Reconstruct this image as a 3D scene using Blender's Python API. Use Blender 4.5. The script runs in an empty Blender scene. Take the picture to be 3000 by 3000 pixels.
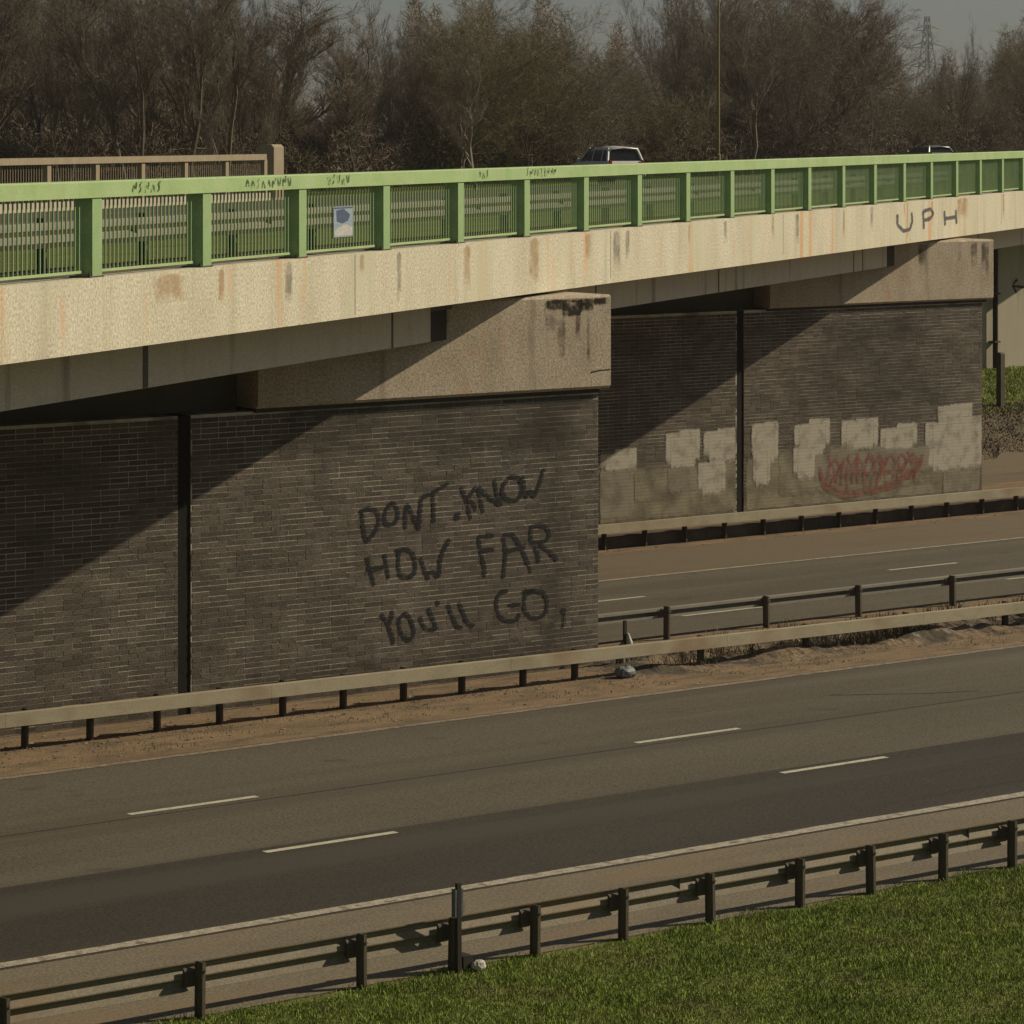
import bpy, math, random
import numpy as np
from mathutils import Vector, Matrix
R = math.radians
S = bpy.context.scene
COL = S.collection

# ---------------------------------------------------------------- camera
cam = bpy.data.cameras.new('camera')
cam.sensor_width = 36; cam.lens = 121.12; cam.shift_y = -0.3732
cam.clip_start = 0.5; cam.clip_end = 6000
co = bpy.data.objects.new('camera', cam); COL.objects.link(co)
co.location = (0, 0, 9.4); co.rotation_euler = (R(90), 0, 0)
S.camera = co

# ---------------------------------------------------------------- light
ROAD = 37.62108          # direction of the road (local x = along, local y = across, away from camera)
BR = 71.3564             # direction of the bridge
r_ = Vector((math.cos(R(ROAD)), math.sin(R(ROAD)), 0)); n_ = Vector((-r_.y, r_.x, 0))
SUN = (r_*2.5 - n_*1.0 + Vector((0, 0, 1.8))).normalized()
elev = math.asin(SUN.z); azim = math.atan2(SUN.x, SUN.y)
world = bpy.data.worlds.new('World'); S.world = world; world.use_nodes = True
nt = world.node_tree; nt.nodes.clear()
wo = nt.nodes.new('ShaderNodeOutputWorld'); bg = nt.nodes.new('ShaderNodeBackground')
sky = nt.nodes.new('ShaderNodeTexSky'); sky.sky_type = 'NISHITA'; sky.sun_disc = False
sky.sun_elevation = elev; sky.sun_rotation = azim; sky.dust_density = 1.0; sky.ozone_density = 1.0
hs = nt.nodes.new('ShaderNodeHueSaturation'); hs.inputs['Saturation'].default_value = 0.6
mxs = nt.nodes.new('ShaderNodeMix'); mxs.data_type = 'RGBA'; mxs.blend_type = 'MULTIPLY'; mxs.inputs[0].default_value = 1
mxs.inputs[7].default_value = (0.90, 0.95, 1.0, 1)
nt.links.new(sky.outputs[0], hs.inputs['Color']); nt.links.new(hs.outputs[0], mxs.inputs[6])
nt.links.new(mxs.outputs[2], bg.inputs[0]); nt.links.new(bg.outputs[0], wo.inputs[0])
bg.inputs[1].default_value = 0.05
sl = bpy.data.lights.new('sun', 'SUN'); sl.energy = 5.0; sl.angle = R(0.53); sl.color = (1.0, 0.86, 0.64)
so = bpy.data.objects.new('sun', sl); COL.objects.link(so)
so.rotation_euler = SUN.to_track_quat('Z', 'Y').to_euler(); so.location = (0, 0, 60)
S.render.engine = 'CYCLES'
S.view_settings.view_transform = 'Standard'; S.view_settings.look = 'None'
S.view_settings.gamma = 1; S.view_settings.use_curve_mapping = False; S.view_settings.exposure = -0.34
rnd = random.Random(7)
NR = np.random.RandomState(11)

# ---------------------------------------------------------------- materials
def mat(name, cols, scale=4.0, stretch=(1, 1, 1), fine=60.0, fineamt=0.25, rough=0.85, bump=0.2, bscale=40.0,
        metal=0.0, spots=None, island=0.0, spec=0.25, streak=None):
    """procedural surface: large patches between the colours, a fine speckle, a bump"""
    m = bpy.data.materials.new(name); m.use_nodes = True
    t = m.node_tree; N = t.nodes; L = t.links; b = N['Principled BSDF']
    b.inputs['Roughness'].default_value = rough; b.inputs['Metallic'].default_value = metal
    b.inputs['Specular IOR Level'].default_value = spec
    tc = N.new('ShaderNodeTexCoord'); mp = N.new('ShaderNodeMapping'); mp.inputs['Scale'].default_value = stretch
    L.new(tc.outputs['Object'], mp.inputs[0])
    n1 = N.new('ShaderNodeTexNoise'); n1.inputs['Scale'].default_value = scale; n1.inputs['Detail'].default_value = 6
    n1.inputs['Roughness'].default_value = 0.65; L.new(mp.outputs[0], n1.inputs['Vector'])
    rp = N.new('ShaderNodeValToRGB'); L.new(n1.outputs['Fac'], rp.inputs[0])
    el = rp.color_ramp.elements
    k = len(cols); pos = [0.32 + 0.36*i/max(1, k-1) for i in range(k)]
    el[0].position = pos[0]; el[0].color = (*cols[0], 1); el[1].position = pos[-1]; el[1].color = (*cols[-1], 1)
    for i in range(1, k-1):
        e = el.new(pos[i]); e.color = (*cols[i], 1)
    out = rp.outputs[0]
    n2 = N.new('ShaderNodeTexNoise'); n2.inputs['Scale'].default_value = fine; n2.inputs['Detail'].default_value = 3
    L.new(tc.outputs['Object'], n2.inputs['Vector'])
    mr = N.new('ShaderNodeMapRange'); mr.inputs[1].default_value = 0.3; mr.inputs[2].default_value = 0.7
    mr.inputs[3].default_value = 1-fineamt; mr.inputs[4].default_value = 1+fineamt
    L.new(n2.outputs['Fac'], mr.inputs[0])
    def mul(a, fac):
        x = N.new('ShaderNodeVectorMath'); x.operation = 'SCALE'; L.new(a, x.inputs[0]); L.new(fac, x.inputs['Scale']); return x.outputs[0]
    out = mul(out, mr.outputs[0])
    if island:
        g = N.new('ShaderNodeNewGeometry'); oi = N.new('ShaderNodeObjectInfo')
        ad = N.new('ShaderNodeMath'); ad.operation = 'ADD'; L.new(g.outputs['Random Per Island'], ad.inputs[0]); L.new(oi.outputs['Random'], ad.inputs[1])
        fr = N.new('ShaderNodeMath'); fr.operation = 'FRACT'; L.new(ad.outputs[0], fr.inputs[0])
        m2 = N.new('ShaderNodeMapRange'); m2.inputs[3].default_value = 1-island; m2.inputs[4].default_value = 1+island
        L.new(fr.outputs[0], m2.inputs[0]); out = mul(out, m2.outputs[0])
    def over(a, col, sc, st, lo, hi, amt):
        mq = N.new('ShaderNodeMapping'); mq.inputs['Scale'].default_value = st; mq.inputs['Location'].default_value = (sc, 3.1*sc, 0)
        L.new(tc.outputs['Object'], mq.inputs[0])
        nn = N.new('ShaderNodeTexNoise'); nn.inputs['Scale'].default_value = sc; nn.inputs['Detail'].default_value = 5; L.new(mq.outputs[0], nn.inputs['Vector'])
        q = N.new('ShaderNodeMapRange'); q.inputs[1].default_value = lo; q.inputs[2].default_value = hi; q.inputs[4].default_value = amt; L.new(nn.outputs['Fac'], q.inputs[0])
        x = N.new('ShaderNodeMix'); x.data_type = 'RGBA'; L.new(q.outputs[0], x.inputs[0]); L.new(a, x.inputs[6]); x.inputs[7].default_value = (*col, 1)
        return x.outputs[2]
    for sp in (spots or []): out = over(out, *sp)
    L.new(out, b.inputs['Base Color'])
    bn = N.new('ShaderNodeTexNoise'); bn.inputs['Scale'].default_value = bscale; bn.inputs['Detail'].default_value = 4
    L.new(tc.outputs['Object'], bn.inputs['Vector'])
    bp = N.new('ShaderNodeBump'); bp.inputs['Strength'].default_value = bump; bp.inputs['Distance'].default_value = 0.02
    L.new(bn.outputs['Fac'], bp.inputs['Height']); L.new(bp.outputs[0], b.inputs['Normal'])
    return m

def paint(name, col, rough=0.8, cut=0.42, soft=0.12, sc=14.0, bond=0, amount=1.0, edge=True):
    """sprayed or rolled paint, thin enough to miss patches; with bond it misses the recessed joints too"""
    m = bpy.data.materials.new(name); m.use_nodes = True
    t = m.node_tree; N = t.nodes; L = t.links; b = N['Principled BSDF']; b.inputs['Roughness'].default_value = rough
    b.inputs['Specular IOR Level'].default_value = 0.2
    tc = N.new('ShaderNodeTexCoord'); nz = N.new('ShaderNodeTexNoise'); nz.inputs['Scale'].default_value = sc; nz.inputs['Detail'].default_value = 5
    L.new(tc.outputs['Object'], nz.inputs['Vector'])
    q = N.new('ShaderNodeMapRange'); q.inputs[1].default_value = cut-soft; q.inputs[2].default_value = cut+soft; q.inputs[4].default_value = amount
    if edge:
        at = N.new('ShaderNodeAttribute'); at.attribute_name = 'cover'
        n3 = N.new('ShaderNodeTexNoise'); n3.inputs['Scale'].default_value = sc*2.5; n3.inputs['Detail'].default_value = 6; n3.inputs['Roughness'].default_value = .7
        L.new(tc.outputs['Object'], n3.inputs['Vector'])
        s1 = N.new('ShaderNodeMath'); s1.operation = 'MULTIPLY_ADD'; s1.inputs[1].default_value = 1.1; s1.inputs[2].default_value = -.55; L.new(n3.outputs['Fac'], s1.inputs[0])
        s2 = N.new('ShaderNodeMath'); s2.operation = 'ADD'; L.new(s1.outputs[0], s2.inputs[0]); L.new(at.outputs['Fac'], s2.inputs[1])
        s3 = N.new('ShaderNodeMapRange'); s3.inputs[1].default_value = .25; s3.inputs[2].default_value = .62; L.new(s2.outputs[0], s3.inputs[0])
        L.new(nz.outputs['Fac'], q.inputs[0])
        s4 = N.new('ShaderNodeMath'); s4.operation = 'MULTIPLY'; L.new(q.outputs[0], s4.inputs[0]); L.new(s3.outputs[0], s4.inputs[1]); a = s4.outputs[0]
    else:
        L.new(nz.outputs['Fac'], q.inputs[0]); a = q.outputs[0]
    if bond:
        sx = N.new('ShaderNodeSeparateXYZ'); L.new(tc.outputs['Object'], sx.inputs[0])
        d = N.new('ShaderNodeMath'); d.operation = 'DIVIDE'; d.inputs[1].default_value = 0.088; L.new(sx.outputs['Z'], d.inputs[0])
        f = N.new('ShaderNodeMath'); f.operation = 'FRACT'; L.new(d.outputs[0], f.inputs[0])
        f2 = N.new('ShaderNodeMath'); f2.operation = 'SUBTRACT'; f2.inputs[1].default_value = .5; L.new(f.outputs[0], f2.inputs[0])
        f3 = N.new('ShaderNodeMath'); f3.operation = 'ABSOLUTE'; L.new(f2.outputs[0], f3.inputs[0])
        g = N.new('ShaderNodeMapRange'); g.inputs[1].default_value = 0.39; g.inputs[2].default_value = 0.43; g.inputs[3].default_value = 1; g.inputs[4].default_value = 1-bond; L.new(f3.outputs[0], g.inputs[0])
        mm = N.new('ShaderNodeMath'); mm.operation = 'MULTIPLY'; L.new(a, mm.inputs[0]); L.new(g.outputs[0], mm.inputs[1]); a = mm.outputs[0]
    n2 = N.new('ShaderNodeTexNoise'); n2.inputs['Scale'].default_value = 30; L.new(tc.outputs['Object'], n2.inputs['Vector'])
    mr = N.new('ShaderNodeMapRange'); mr.inputs[3].default_value = 0.75; mr.inputs[4].default_value = 1.25; L.new(n2.outputs['Fac'], mr.inputs[0])
    v = N.new('ShaderNodeVectorMath'); v.operation = 'SCALE'; v.inputs[0].default_value = col; L.new(mr.outputs[0], v.inputs['Scale'])
    L.new(v.outputs[0], b.inputs['Base Color']); L.new(a, b.inputs['Alpha'])
    return m

M = {}
M['asphalt'] = mat('worn_asphalt', [(.095,.083,.060), (.112,.099,.072), (.125,.110,.082)], .35, (.25,1,1), 26, .42, .85, .35, 90, spots=[((.075,.066,.05),.55,(.03,1.1,1),.5,.64,.55), ((.15,.135,.105),1.2,(.04,1.0,1),.56,.7,.5), ((.06,.053,.043),1.5,(.6,1,1),.66,.72,.5)])
M['asphalt_dark'] = mat('new_asphalt', [(.041,.036,.028), (.050,.043,.034), (.057,.050,.039)], .4, (.2,1,1), 26, .45, .85, .35, 90, spots=[((.075,.066,.052),.6,(.03,1.1,1),.5,.62,.6), ((.03,.027,.022),1.3,(.05,1.0,1),.6,.7,.6)])
M['strip'] = mat('hard_strip', [(.165,.140,.098), (.19,.162,.115), (.15,.13,.095)], .8, (.4,1,1), 26, .38, .9, .4, 70, spots=[((.22,.155,.09),1.1,(.3,1.5,1),.5,.7,.7)])
M['dirt'] = mat('verge_dirt', [(.15,.108,.068), (.22,.155,.092), (.27,.19,.115)], 1.3, (.5,1,1), 40, .4, .95, .9, 30, spots=[((.11,.09,.06),3,(.4,1,1),.5,.65,.7), ((.16,.15,.06),2,(1,1,1),.58,.7,.5)])
M['shoulder'] = mat('hard_shoulder', [(.13,.103,.068), (.165,.13,.085), (.15,.13,.09)], .6, (.2,1.4,1), 45, .35, .9, .4, 60)
M['line'] = mat('road_paint', [(.30,.27,.20), (.46,.42,.33)], 5, (1,1,1), 40, .35, .7, .2, 60, spots=[((.13,.11,.08),6,(1,1,1),.55,.66,.8)])
M['line_faded'] = mat('faded_road_paint', [(.22,.17,.12), (.30,.25,.18)], 5, (1,1,1), 40, .35, .8, .2, 60, spots=[((.13,.11,.08),6,(1,1,1),.5,.66,.8)])
M['dash'] = mat('lane_dash_paint', [(.42,.40,.30), (.60,.56,.44)], 5, (1,1,1), 40, .25, .7, .2, 60)
M['ground_grass'] = mat('turf', [(.08,.095,.02), (.12,.14,.03), (.16,.16,.05)], .9, (1,1,1), 30, .45, .95, 1.0, 25, spots=[((.13,.11,.055),1.7,(1,1,1),.6,.72,.6)])
M['blade'] = mat('grass_blade', [(.15,.215,.026), (.205,.275,.04), (.25,.295,.062)], .8, (1,1,1), 8, .3, .8, 0, 20, island=.55, spots=[((.22,.19,.08),.9,(1,1,1),.56,.70,.7), ((.08,.12,.02),.5,(1,1,1),.55,.7,.6)])
M['concrete'] = mat('fascia_concrete', [(.47,.435,.33), (.545,.51,.39), (.60,.57,.45)], .9, (1,1,.35), 24, .30, .9, .35, 50,
    spots=[((.58,.30,.12),1.3,(1,1,.1),.60,.68,.7), ((.36,.34,.25),2.2,(1,1,.12),.56,.70,.55), ((.60,.36,.22),5.0,(1,1,.15),.62,.72,.5), ((.50,.50,.36),.7,(1,1,.5),.52,.62,.5)])
M['crosshead'] = mat('pier_head_concrete', [(.36,.30,.225), (.43,.365,.275), (.48,.42,.32)], 1.6, (1,1,.5), 24, .35, .9, .4, 50,
    spots=[((.16,.12,.08),2.2,(1,1,.12),.6,.72,.6), ((.44,.24,.13),2.7,(1,1,.4),.62,.72,.35)])
M['beam'] = mat('beam_concrete', [(.46,.40,.31), (.56,.49,.38), (.51,.45,.345)], 1.2, (1,1,.4), 40, .2, .9, .3, 40, spots=[((.12,.10,.08),1.6,(1,1,.08),.6,.7,.7)])
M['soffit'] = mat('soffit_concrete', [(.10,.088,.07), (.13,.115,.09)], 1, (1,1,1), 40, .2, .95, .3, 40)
M['paleconc'] = mat('abutment_concrete', [(.38,.345,.27), (.46,.42,.33), (.42,.39,.31)], 1.1, (1,1,.4), 40, .2, .9, .3, 40, spots=[((.25,.2,.15),1.5,(1,1,.1),.58,.7,.5)])
M['brick'] = mat('brown_brick', [(.092,.078,.062), (.115,.098,.078), (.14,.12,.098)], .7, (1,1,1.3), 34, .35, .9, .5, 45, island=.26,
    spots=[((.20,.18,.15),3.5,(1,1,.5),.56,.7,.45), ((.08,.068,.052),.45,(.5,1,1.2),.55,.7,.45)])
M['mortar'] = mat('mortar', [(.48,.435,.35), (.62,.56,.46)], 2.5, (1,1,1), 50, .25, .95, .4, 60, spots=[((.14,.12,.09),1.1,(1,1,1.5),.48,.62,.75)])
M['green'] = mat('green_rail_paint', [(.28,.41,.17), (.335,.465,.205), (.39,.49,.26)], 1.2, (1,1,1), 60, .16, .55, .15, 60, spec=.4, spots=[((.33,.39,.21),2.0,(1,1,.4),.56,.7,.6), ((.30,.2,.10),9,(1,1,.5),.70,.76,.7)])
M['green_side'] = mat('green_post_paint', [(.22,.345,.15), (.27,.40,.185), (.34,.43,.23)], 2.5, (1,1,.5), 60, .18, .6, .15, 60, spec=.35, spots=[((.30,.19,.10),7,(1,1,.6),.66,.74,.7)])
M['tanrail'] = mat('tan_rail_paint', [(.27,.225,.15), (.32,.27,.185)], 2, (1,1,.6), 40, .2, .7, .2, 40)
M['galv'] = mat('weathered_galvanised_steel', [(.30,.265,.18), (.38,.345,.24), (.33,.28,.185)], 2.0, (.5,1,1), 45, .2, .65, .1, 50, metal=0.0, spec=.4, spots=[((.26,.165,.09),1.2,(.6,1,1),.52,.68,.7)])
M['wsteel'] = mat('dull_barrier_steel', [(.17,.148,.105), (.22,.19,.135), (.19,.155,.105)], 2.0, (.5,1,1), 45, .25, .7, .1, 50, spec=.3, spots=[((.20,.13,.07),1.4,(.6,1,1),.55,.68,.6)])
M['galv_grey'] = mat('grey_galvanised_steel', [(.20,.19,.155), (.28,.26,.21)], 2.0, (.5,1,1), 45, .2, .6, .1, 50, spec=.4)
M['darksteel'] = mat('dark_weathered_steel', [(.07,.055,.042), (.11,.09,.07)], 5, (1,1,1), 50, .25, .7, .2, 50, spots=[((.17,.09,.05),6,(1,1,1),.6,.7,.5)])
M['postwood'] = mat('weathered_post', [(.09,.076,.057), (.135,.115,.086)], 4, (1,1,.4), 50, .25, .8, .3, 50)
M['soil'] = mat('rough_soil', [(.10,.078,.05), (.19,.14,.088), (.24,.175,.11)], 1.6, (1,1,1), 14, .45, .95, 1.0, 12, spots=[((.055,.05,.04),1.1,(1,1,1),.48,.58,.8), ((.22,.22,.20),4,(1,1,1),.64,.70,.7)])
M['shade_kerb'] = mat('shade_dark_kerb', [(.045,.038,.03), (.075,.062,.05), (.12,.10,.08)], .9, (1,1,1), 30, .3, .95, .4, 40)  # dark tone stands in for the shade under the far barrier
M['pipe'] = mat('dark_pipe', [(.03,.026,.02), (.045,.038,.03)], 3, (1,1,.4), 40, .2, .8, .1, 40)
M['white'] = mat('white_plastic', [(.45,.42,.35), (.6,.57,.48)], 5, (1,1,1), 40, .15, .5, .1, 40)
M['bluegrey'] = mat('blue_grey_plastic', [(.10,.12,.13), (.16,.18,.19)], 8, (1,1,1), 40, .2, .5, .4, 20)
M['bark'] = mat('bare_bark', [(.10,.082,.062), (.15,.125,.095), (.18,.155,.12)], 1.2, (1,1,.3), 20, .3, .9, .4, 15)
M['palebark'] = mat('pale_bark', [(.20,.17,.13), (.28,.24,.18)], 1.2, (1,1,.3), 20, .3, .9, .4, 15)
M['twig'] = mat('bare_twigs', [(.19,.155,.115), (.245,.205,.155), (.29,.245,.185)], .25, (1,1,1), 3, .3, .9, 0, 5, island=.4)
M['twig_green'] = mat('budding_twigs', [(.18,.155,.08), (.23,.20,.10), (.275,.24,.13)], .3, (1,1,1), 3, .3, .9, 0, 5, island=.4)
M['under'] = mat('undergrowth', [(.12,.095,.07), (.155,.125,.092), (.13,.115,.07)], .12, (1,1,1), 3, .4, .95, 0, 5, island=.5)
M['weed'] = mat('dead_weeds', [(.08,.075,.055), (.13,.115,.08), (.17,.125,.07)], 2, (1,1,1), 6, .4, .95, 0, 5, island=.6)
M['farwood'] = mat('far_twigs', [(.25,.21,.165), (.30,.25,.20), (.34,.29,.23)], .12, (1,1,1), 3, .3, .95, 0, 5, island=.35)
M['rubble'] = mat('rubble', [(.10,.085,.065), (.20,.165,.12), (.24,.19,.13)], 3, (1,1,1), 20, .3, .95, .5, 30, island=.5)
M['pylon'] = mat('hazy_pylon_steel', [(.36,.38,.39), (.42,.44,.45)], 1, (1,1,1), 10, .1, .7, 0, 5)  # paled towards the sky: distance haze put into the steel colour
M['carpaint'] = mat('silver_car_paint', [(.55,.55,.54), (.62,.62,.60)], 3, (1,1,1), 40, .05, .35, 0, 5, metal=.0, spec=.5)
M['carpaint2'] = mat('grey_car_paint', [(.20,.23,.22), (.25,.28,.27)], 3, (1,1,1), 40, .05, .35, 0, 5, metal=.3, spec=.5)
M['glass'] = mat('car_glass', [(.012,.012,.012), (.02,.02,.02)], 3, (1,1,1), 40, .05, .12, 0, 5, spec=.5)
M['rubber'] = mat('tyre_rubber', [(.02,.02,.02), (.03,.03,.03)], 3, (1,1,1), 40, .1, .9, 0, 5)
M['lamp_red'] = mat('red_lens', [(.4,.05,.04), (.5,.08,.06)], 3, (1,1,1), 40, .05, .3, 0, 5)
M['pos_blue'] = mat('notice_blue', [(.05,.075,.14), (.09,.12,.19)], 9, (1,1,1), 40, .2, .7, 0, 5)
M['pos_white'] = mat('notice_white', [(.38,.38,.38), (.5,.49,.46)], 9, (1,1,1), 40, .2, .7, 0, 5)
M['pos_pale'] = mat('notice_pale_blue', [(.22,.30,.36), (.30,.38,.42)], 9, (1,1,1), 40, .2, .7, 0, 5)
M['lampcol'] = mat('lamp_column_paint', [(.20,.165,.075), (.25,.205,.10)], 3, (1,1,.3), 40, .2, .7, .1, 40)
M['spray'] = paint('black_spray_paint', (.020,.020,.022), .7, .33, .14, 7, .5, 1.0)
M['spray_thin'] = paint('faded_grey_spray', (.10,.10,.105), .8, .36, .14, 10)
M['spray_green'] = paint('dark_scrawl', (.07,.11,.05), .8, .47, .10, 16)
M['spray_red'] = paint('red_spray_paint', (.33,.12,.09), .8, .46, .18, 5, .35, .7)
M['cover1'] = paint('pale_cover_paint', (.50,.465,.38), .9, .33, .18, 3.0, .25, .92)
M['cover2'] = paint('old_cover_paint', (.30,.275,.21), .9, .36, .2, 2.2, .3, .85)
M['cover3'] = paint('thin_cover_paint', (.27,.245,.17), .9, .40, .18, 1.6, .3)
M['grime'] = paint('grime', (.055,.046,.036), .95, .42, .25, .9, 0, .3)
M['joint'] = mat('black_joint', [(.010,.009,.008), (.014,.012,.010)], 3, (1,1,.4), 40, .2, .9, .1, 40)
M['moss'] = paint('black_moss', (.035,.03,.022), .95, .44, .12, 7.0)
M['damp'] = paint('damp_stain', (.11,.085,.06), .95, .50, .16, 2.5, 0, .7)

# ---------------------------------------------------------------- mesh helpers
class MB:
    def __init__(s): s.v = []; s.f = []
    def box(s, x0, x1, y0, y1, z0, z1, skip=''):
        b = len(s.v)
        s.v += [(x0,y0,z0),(x1,y0,z0),(x1,y1,z0),(x0,y1,z0),(x0,y0,z1),(x1,y0,z1),(x1,y1,z1),(x0,y1,z1)]
        F = {'d':(0,3,2,1),'u':(4,5,6,7),'f':(0,1,5,4),'r':(1,2,6,5),'b':(2,3,7,6),'l':(3,0,4,7)}
        s.f += [tuple(b+i for i in F[k]) for k in F if k not in skip]; return s
    def prism(s, prof, a0, a1, axis='x'):
        """profile [(y,z)] swept along x (or [(x,z)] along y)"""
        b = len(s.v); n = len(prof)
        for a in (a0, a1):
            for p, q in prof: s.v.append((a, p, q) if axis == 'x' else (p, a, q))
        for i in range(n): s.f.append((b+i, b+(i+1) % n, b+n+(i+1) % n, b+n+i))
        s.f.append(tuple(range(b+n-1, b-1, -1))); s.f.append(tuple(range(b+n, b+2*n))); return s
    def tube(s, pts, rads, k=8, cap=True):
        b = len(s.v); pts = [Vector(p) for p in pts]
        for i, p in enumerate(pts):
            d = (pts[min(i+1, len(pts)-1)]-pts[max(i-1, 0)]).normalized()
            u = d.orthogonal().normalized(); w = d.cross(u)
            for j in range(k):
                a = 2*math.pi*j/k; s.v.append(tuple(p+(u*math.cos(a)+w*math.sin(a))*rads[i]))
        for i in range(len(pts)-1):
            for j in range(k):
                s.f.append((b+i*k+j, b+i*k+(j+1) % k, b+(i+1)*k+(j+1) % k, b+(i+1)*k+j))
        if cap:
            s.f.append(tuple(b+j for j in range(k-1, -1, -1))); e = b+(len(pts)-1)*k; s.f.append(tuple(e+j for j in range(k)))
        return s
    def mesh(s, name, m):
        me = bpy.data.meshes.new(name); me.from_pydata(s.v, [], s.f); me.update()
        if m: me.materials.append(m)
        return me
    def build(s, name, m, parent=None, **kw): return link(name, s.mesh(name, m), parent, **kw)

def link(name, me, parent=None, loc=(0,0,0), rot=(0,0,0), **kw):
    o = bpy.data.objects.new(name, me); COL.objects.link(o); o.location = loc; o.rotation_euler = rot
    if parent: o.parent = parent
    for k, v in kw.items(): o[k] = v
    return o
def thing(name, label, cat, loc=(0,0,0), rotz=0, group=None, me=None):
    o = link(name, me, None, loc, (0, 0, rotz), label=label, category=cat)
    if group: o['group'] = group
    return o
def smooth(o):
    for p in o.data.polygons: p.use_smooth = True
    return o
def np_mesh(name, V, quads, m):
    me = bpy.data.meshes.new(name); V = np.asarray(V, np.float32); Q = np.asarray(quads, np.int32)
    k = Q.shape[1]
    me.vertices.add(len(V)); me.vertices.foreach_set('co', V.ravel())
    me.loops.add(Q.size); me.loops.foreach_set('vertex_index', Q.ravel())
    me.polygons.add(len(Q)); me.polygons.foreach_set('loop_start', np.arange(0, Q.size, k, dtype=np.int32))
    me.polygons.foreach_set('loop_total', np.full(len(Q), k, np.int32))
    me.update(calc_edges=True); me.materials.append(m); return me
def road(s, q, z=0): v = r_*s+n_*q; return Vector((v.x, v.y, z))
BO = Vector((-5.2032, 43.2216, 0)); bu = Vector((math.cos(R(BR)), math.sin(R(BR)), 0)); bv = Vector((-bu.y, bu.x, 0))
def brg(u, v, z=0): w = BO+bu*u+bv*v; return Vector((w.x, w.y, z))
def b2road(u, v): p = brg(u, v); return p.dot(r_), p.dot(n_)
def ribbon(st, w, y, mb, taper=True, ax=1.0):
    """a stroke of paint on a wall that faces -y: st = [(x, z)]; 'cover' is 1 down the middle and 0 at its edges"""
    P = []
    for i in range(len(st)-1):
        a, b = Vector(st[i]), Vector(st[i+1]); n = max(2, int((b-a).length/0.05))
        for j in range(n): P.append(a.lerp(b, j/n))
    P.append(Vector(st[-1]))
    for it in range(2):
        P = [P[0]]+[(P[i-1]+P[i]*2+P[i+1])/4 for i in range(1, len(P)-1)]+[P[-1]]
    base = len(mb.v); n = len(P)
    if not hasattr(mb, 'c'): mb.c = {}
    for i, p in enumerate(P):
        d = (P[min(i+1, n-1)]-P[max(i-1, 0)]).normalized(); o = Vector((-d.y, d.x))
        k = w*.62*(0.8+0.4*rnd.random()); end = .55 if taper and i in (0, n-1) else 1
        for f, c in ((1, .1), (.55, .85), (0, 1), (-.55, .85), (-1, .1)):
            q = p+o*k*f; mb.c[len(mb.v)] = c*end; mb.v.append((p.x+(q.x-p.x)*ax, y, q.y))
    for i in range(n-1):
        for j in range(4): mb.f.append((base+5*i+j, base+5*i+j+1, base+5*i+j+6, base+5*i+j+5))
    return mb
def cover_attr(o, vals):
    at = o.data.attributes.new('cover', 'FLOAT', 'POINT'); at.data.foreach_set('value', np.asarray(vals, np.float32)); return o
def painted(mb, name, m, parent, **kw):
    o = mb.build(name, m, parent, **kw); return cover_attr(o, [mb.c.get(i, 1.0) for i in range(len(mb.v))])
def patch(name, m, parent, x0, x1, z0, z1, y, fx=.06, ft=.08, fb=.08, **kw):
    """ragged-edged coat or stain on a wall facing -y; fades over fx at the sides, ft on top, fb at the bottom"""
    nx = max(6, int((x1-x0)/.08)); nz = max(6, int((z1-z0)/.08)); nx = min(nx, 60); nz = min(nz, 30); V = []; C = []; F = []
    for j in range(nz+1):
        for i in range(nx+1):
            x = x0+(x1-x0)*i/nx; z = z0+(z1-z0)*j/nz; V.append((x, y, z))
            C.append(max(0, min(1, min((x-x0)/fx, (x1-x)/fx, (z-z0)/fb, (z1-z)/ft))))
    for j in range(nz):
        for i in range(nx): b = j*(nx+1)+i; F.append((b, b+1, b+nx+2, b+nx+1))
    me = bpy.data.meshes.new(name); me.from_pydata(V, [], F); me.materials.append(m)
    return cover_attr(link(name, me, parent, **kw), C)

# ---------------------------------------------------------------- ground and roads (road frame: x along, y across)
RT = (0, 0, R(ROAD))
def struct(name, me, **kw): return link(name, me, None, (0,0,0), RT, kind='structure', **kw)
PROF = [(-400,8.2),(-20,8.0),(1,7.8),(12,4.1),(24,.22),(28.5,.03),(30.95,0),(46.2,0),(66,-.55),(70,-.5),(76,.55),(79,.85),(86.3,1.0),(98,6.8),(140,6.85),(400,7.0),(3000,7.0)]
def gz(q):
    for (a, za), (b, zb) in zip(PROF, PROF[1:]):
        if a <= q <= b: return za+(zb-za)*(q-a)/(b-a)
    return 7.0
ss = [-1500,-400,-100,-40,0]+list(range(10, 150, 5))+[150,200,300,600,3000]
V = [(s, q, z-.004) for q, z in PROF for s in ss]; n = len(ss)
Fq = [(j*n+i, j*n+i+1, (j+1)*n+i+1, (j+1)*n+i) for j in range(len(PROF)-1) for i in range(n-1)]
me = bpy.data.meshes.new('ground'); me.from_pydata(V, [], Fq); me.materials.append(M['ground_grass']); struct('ground', me)
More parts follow.
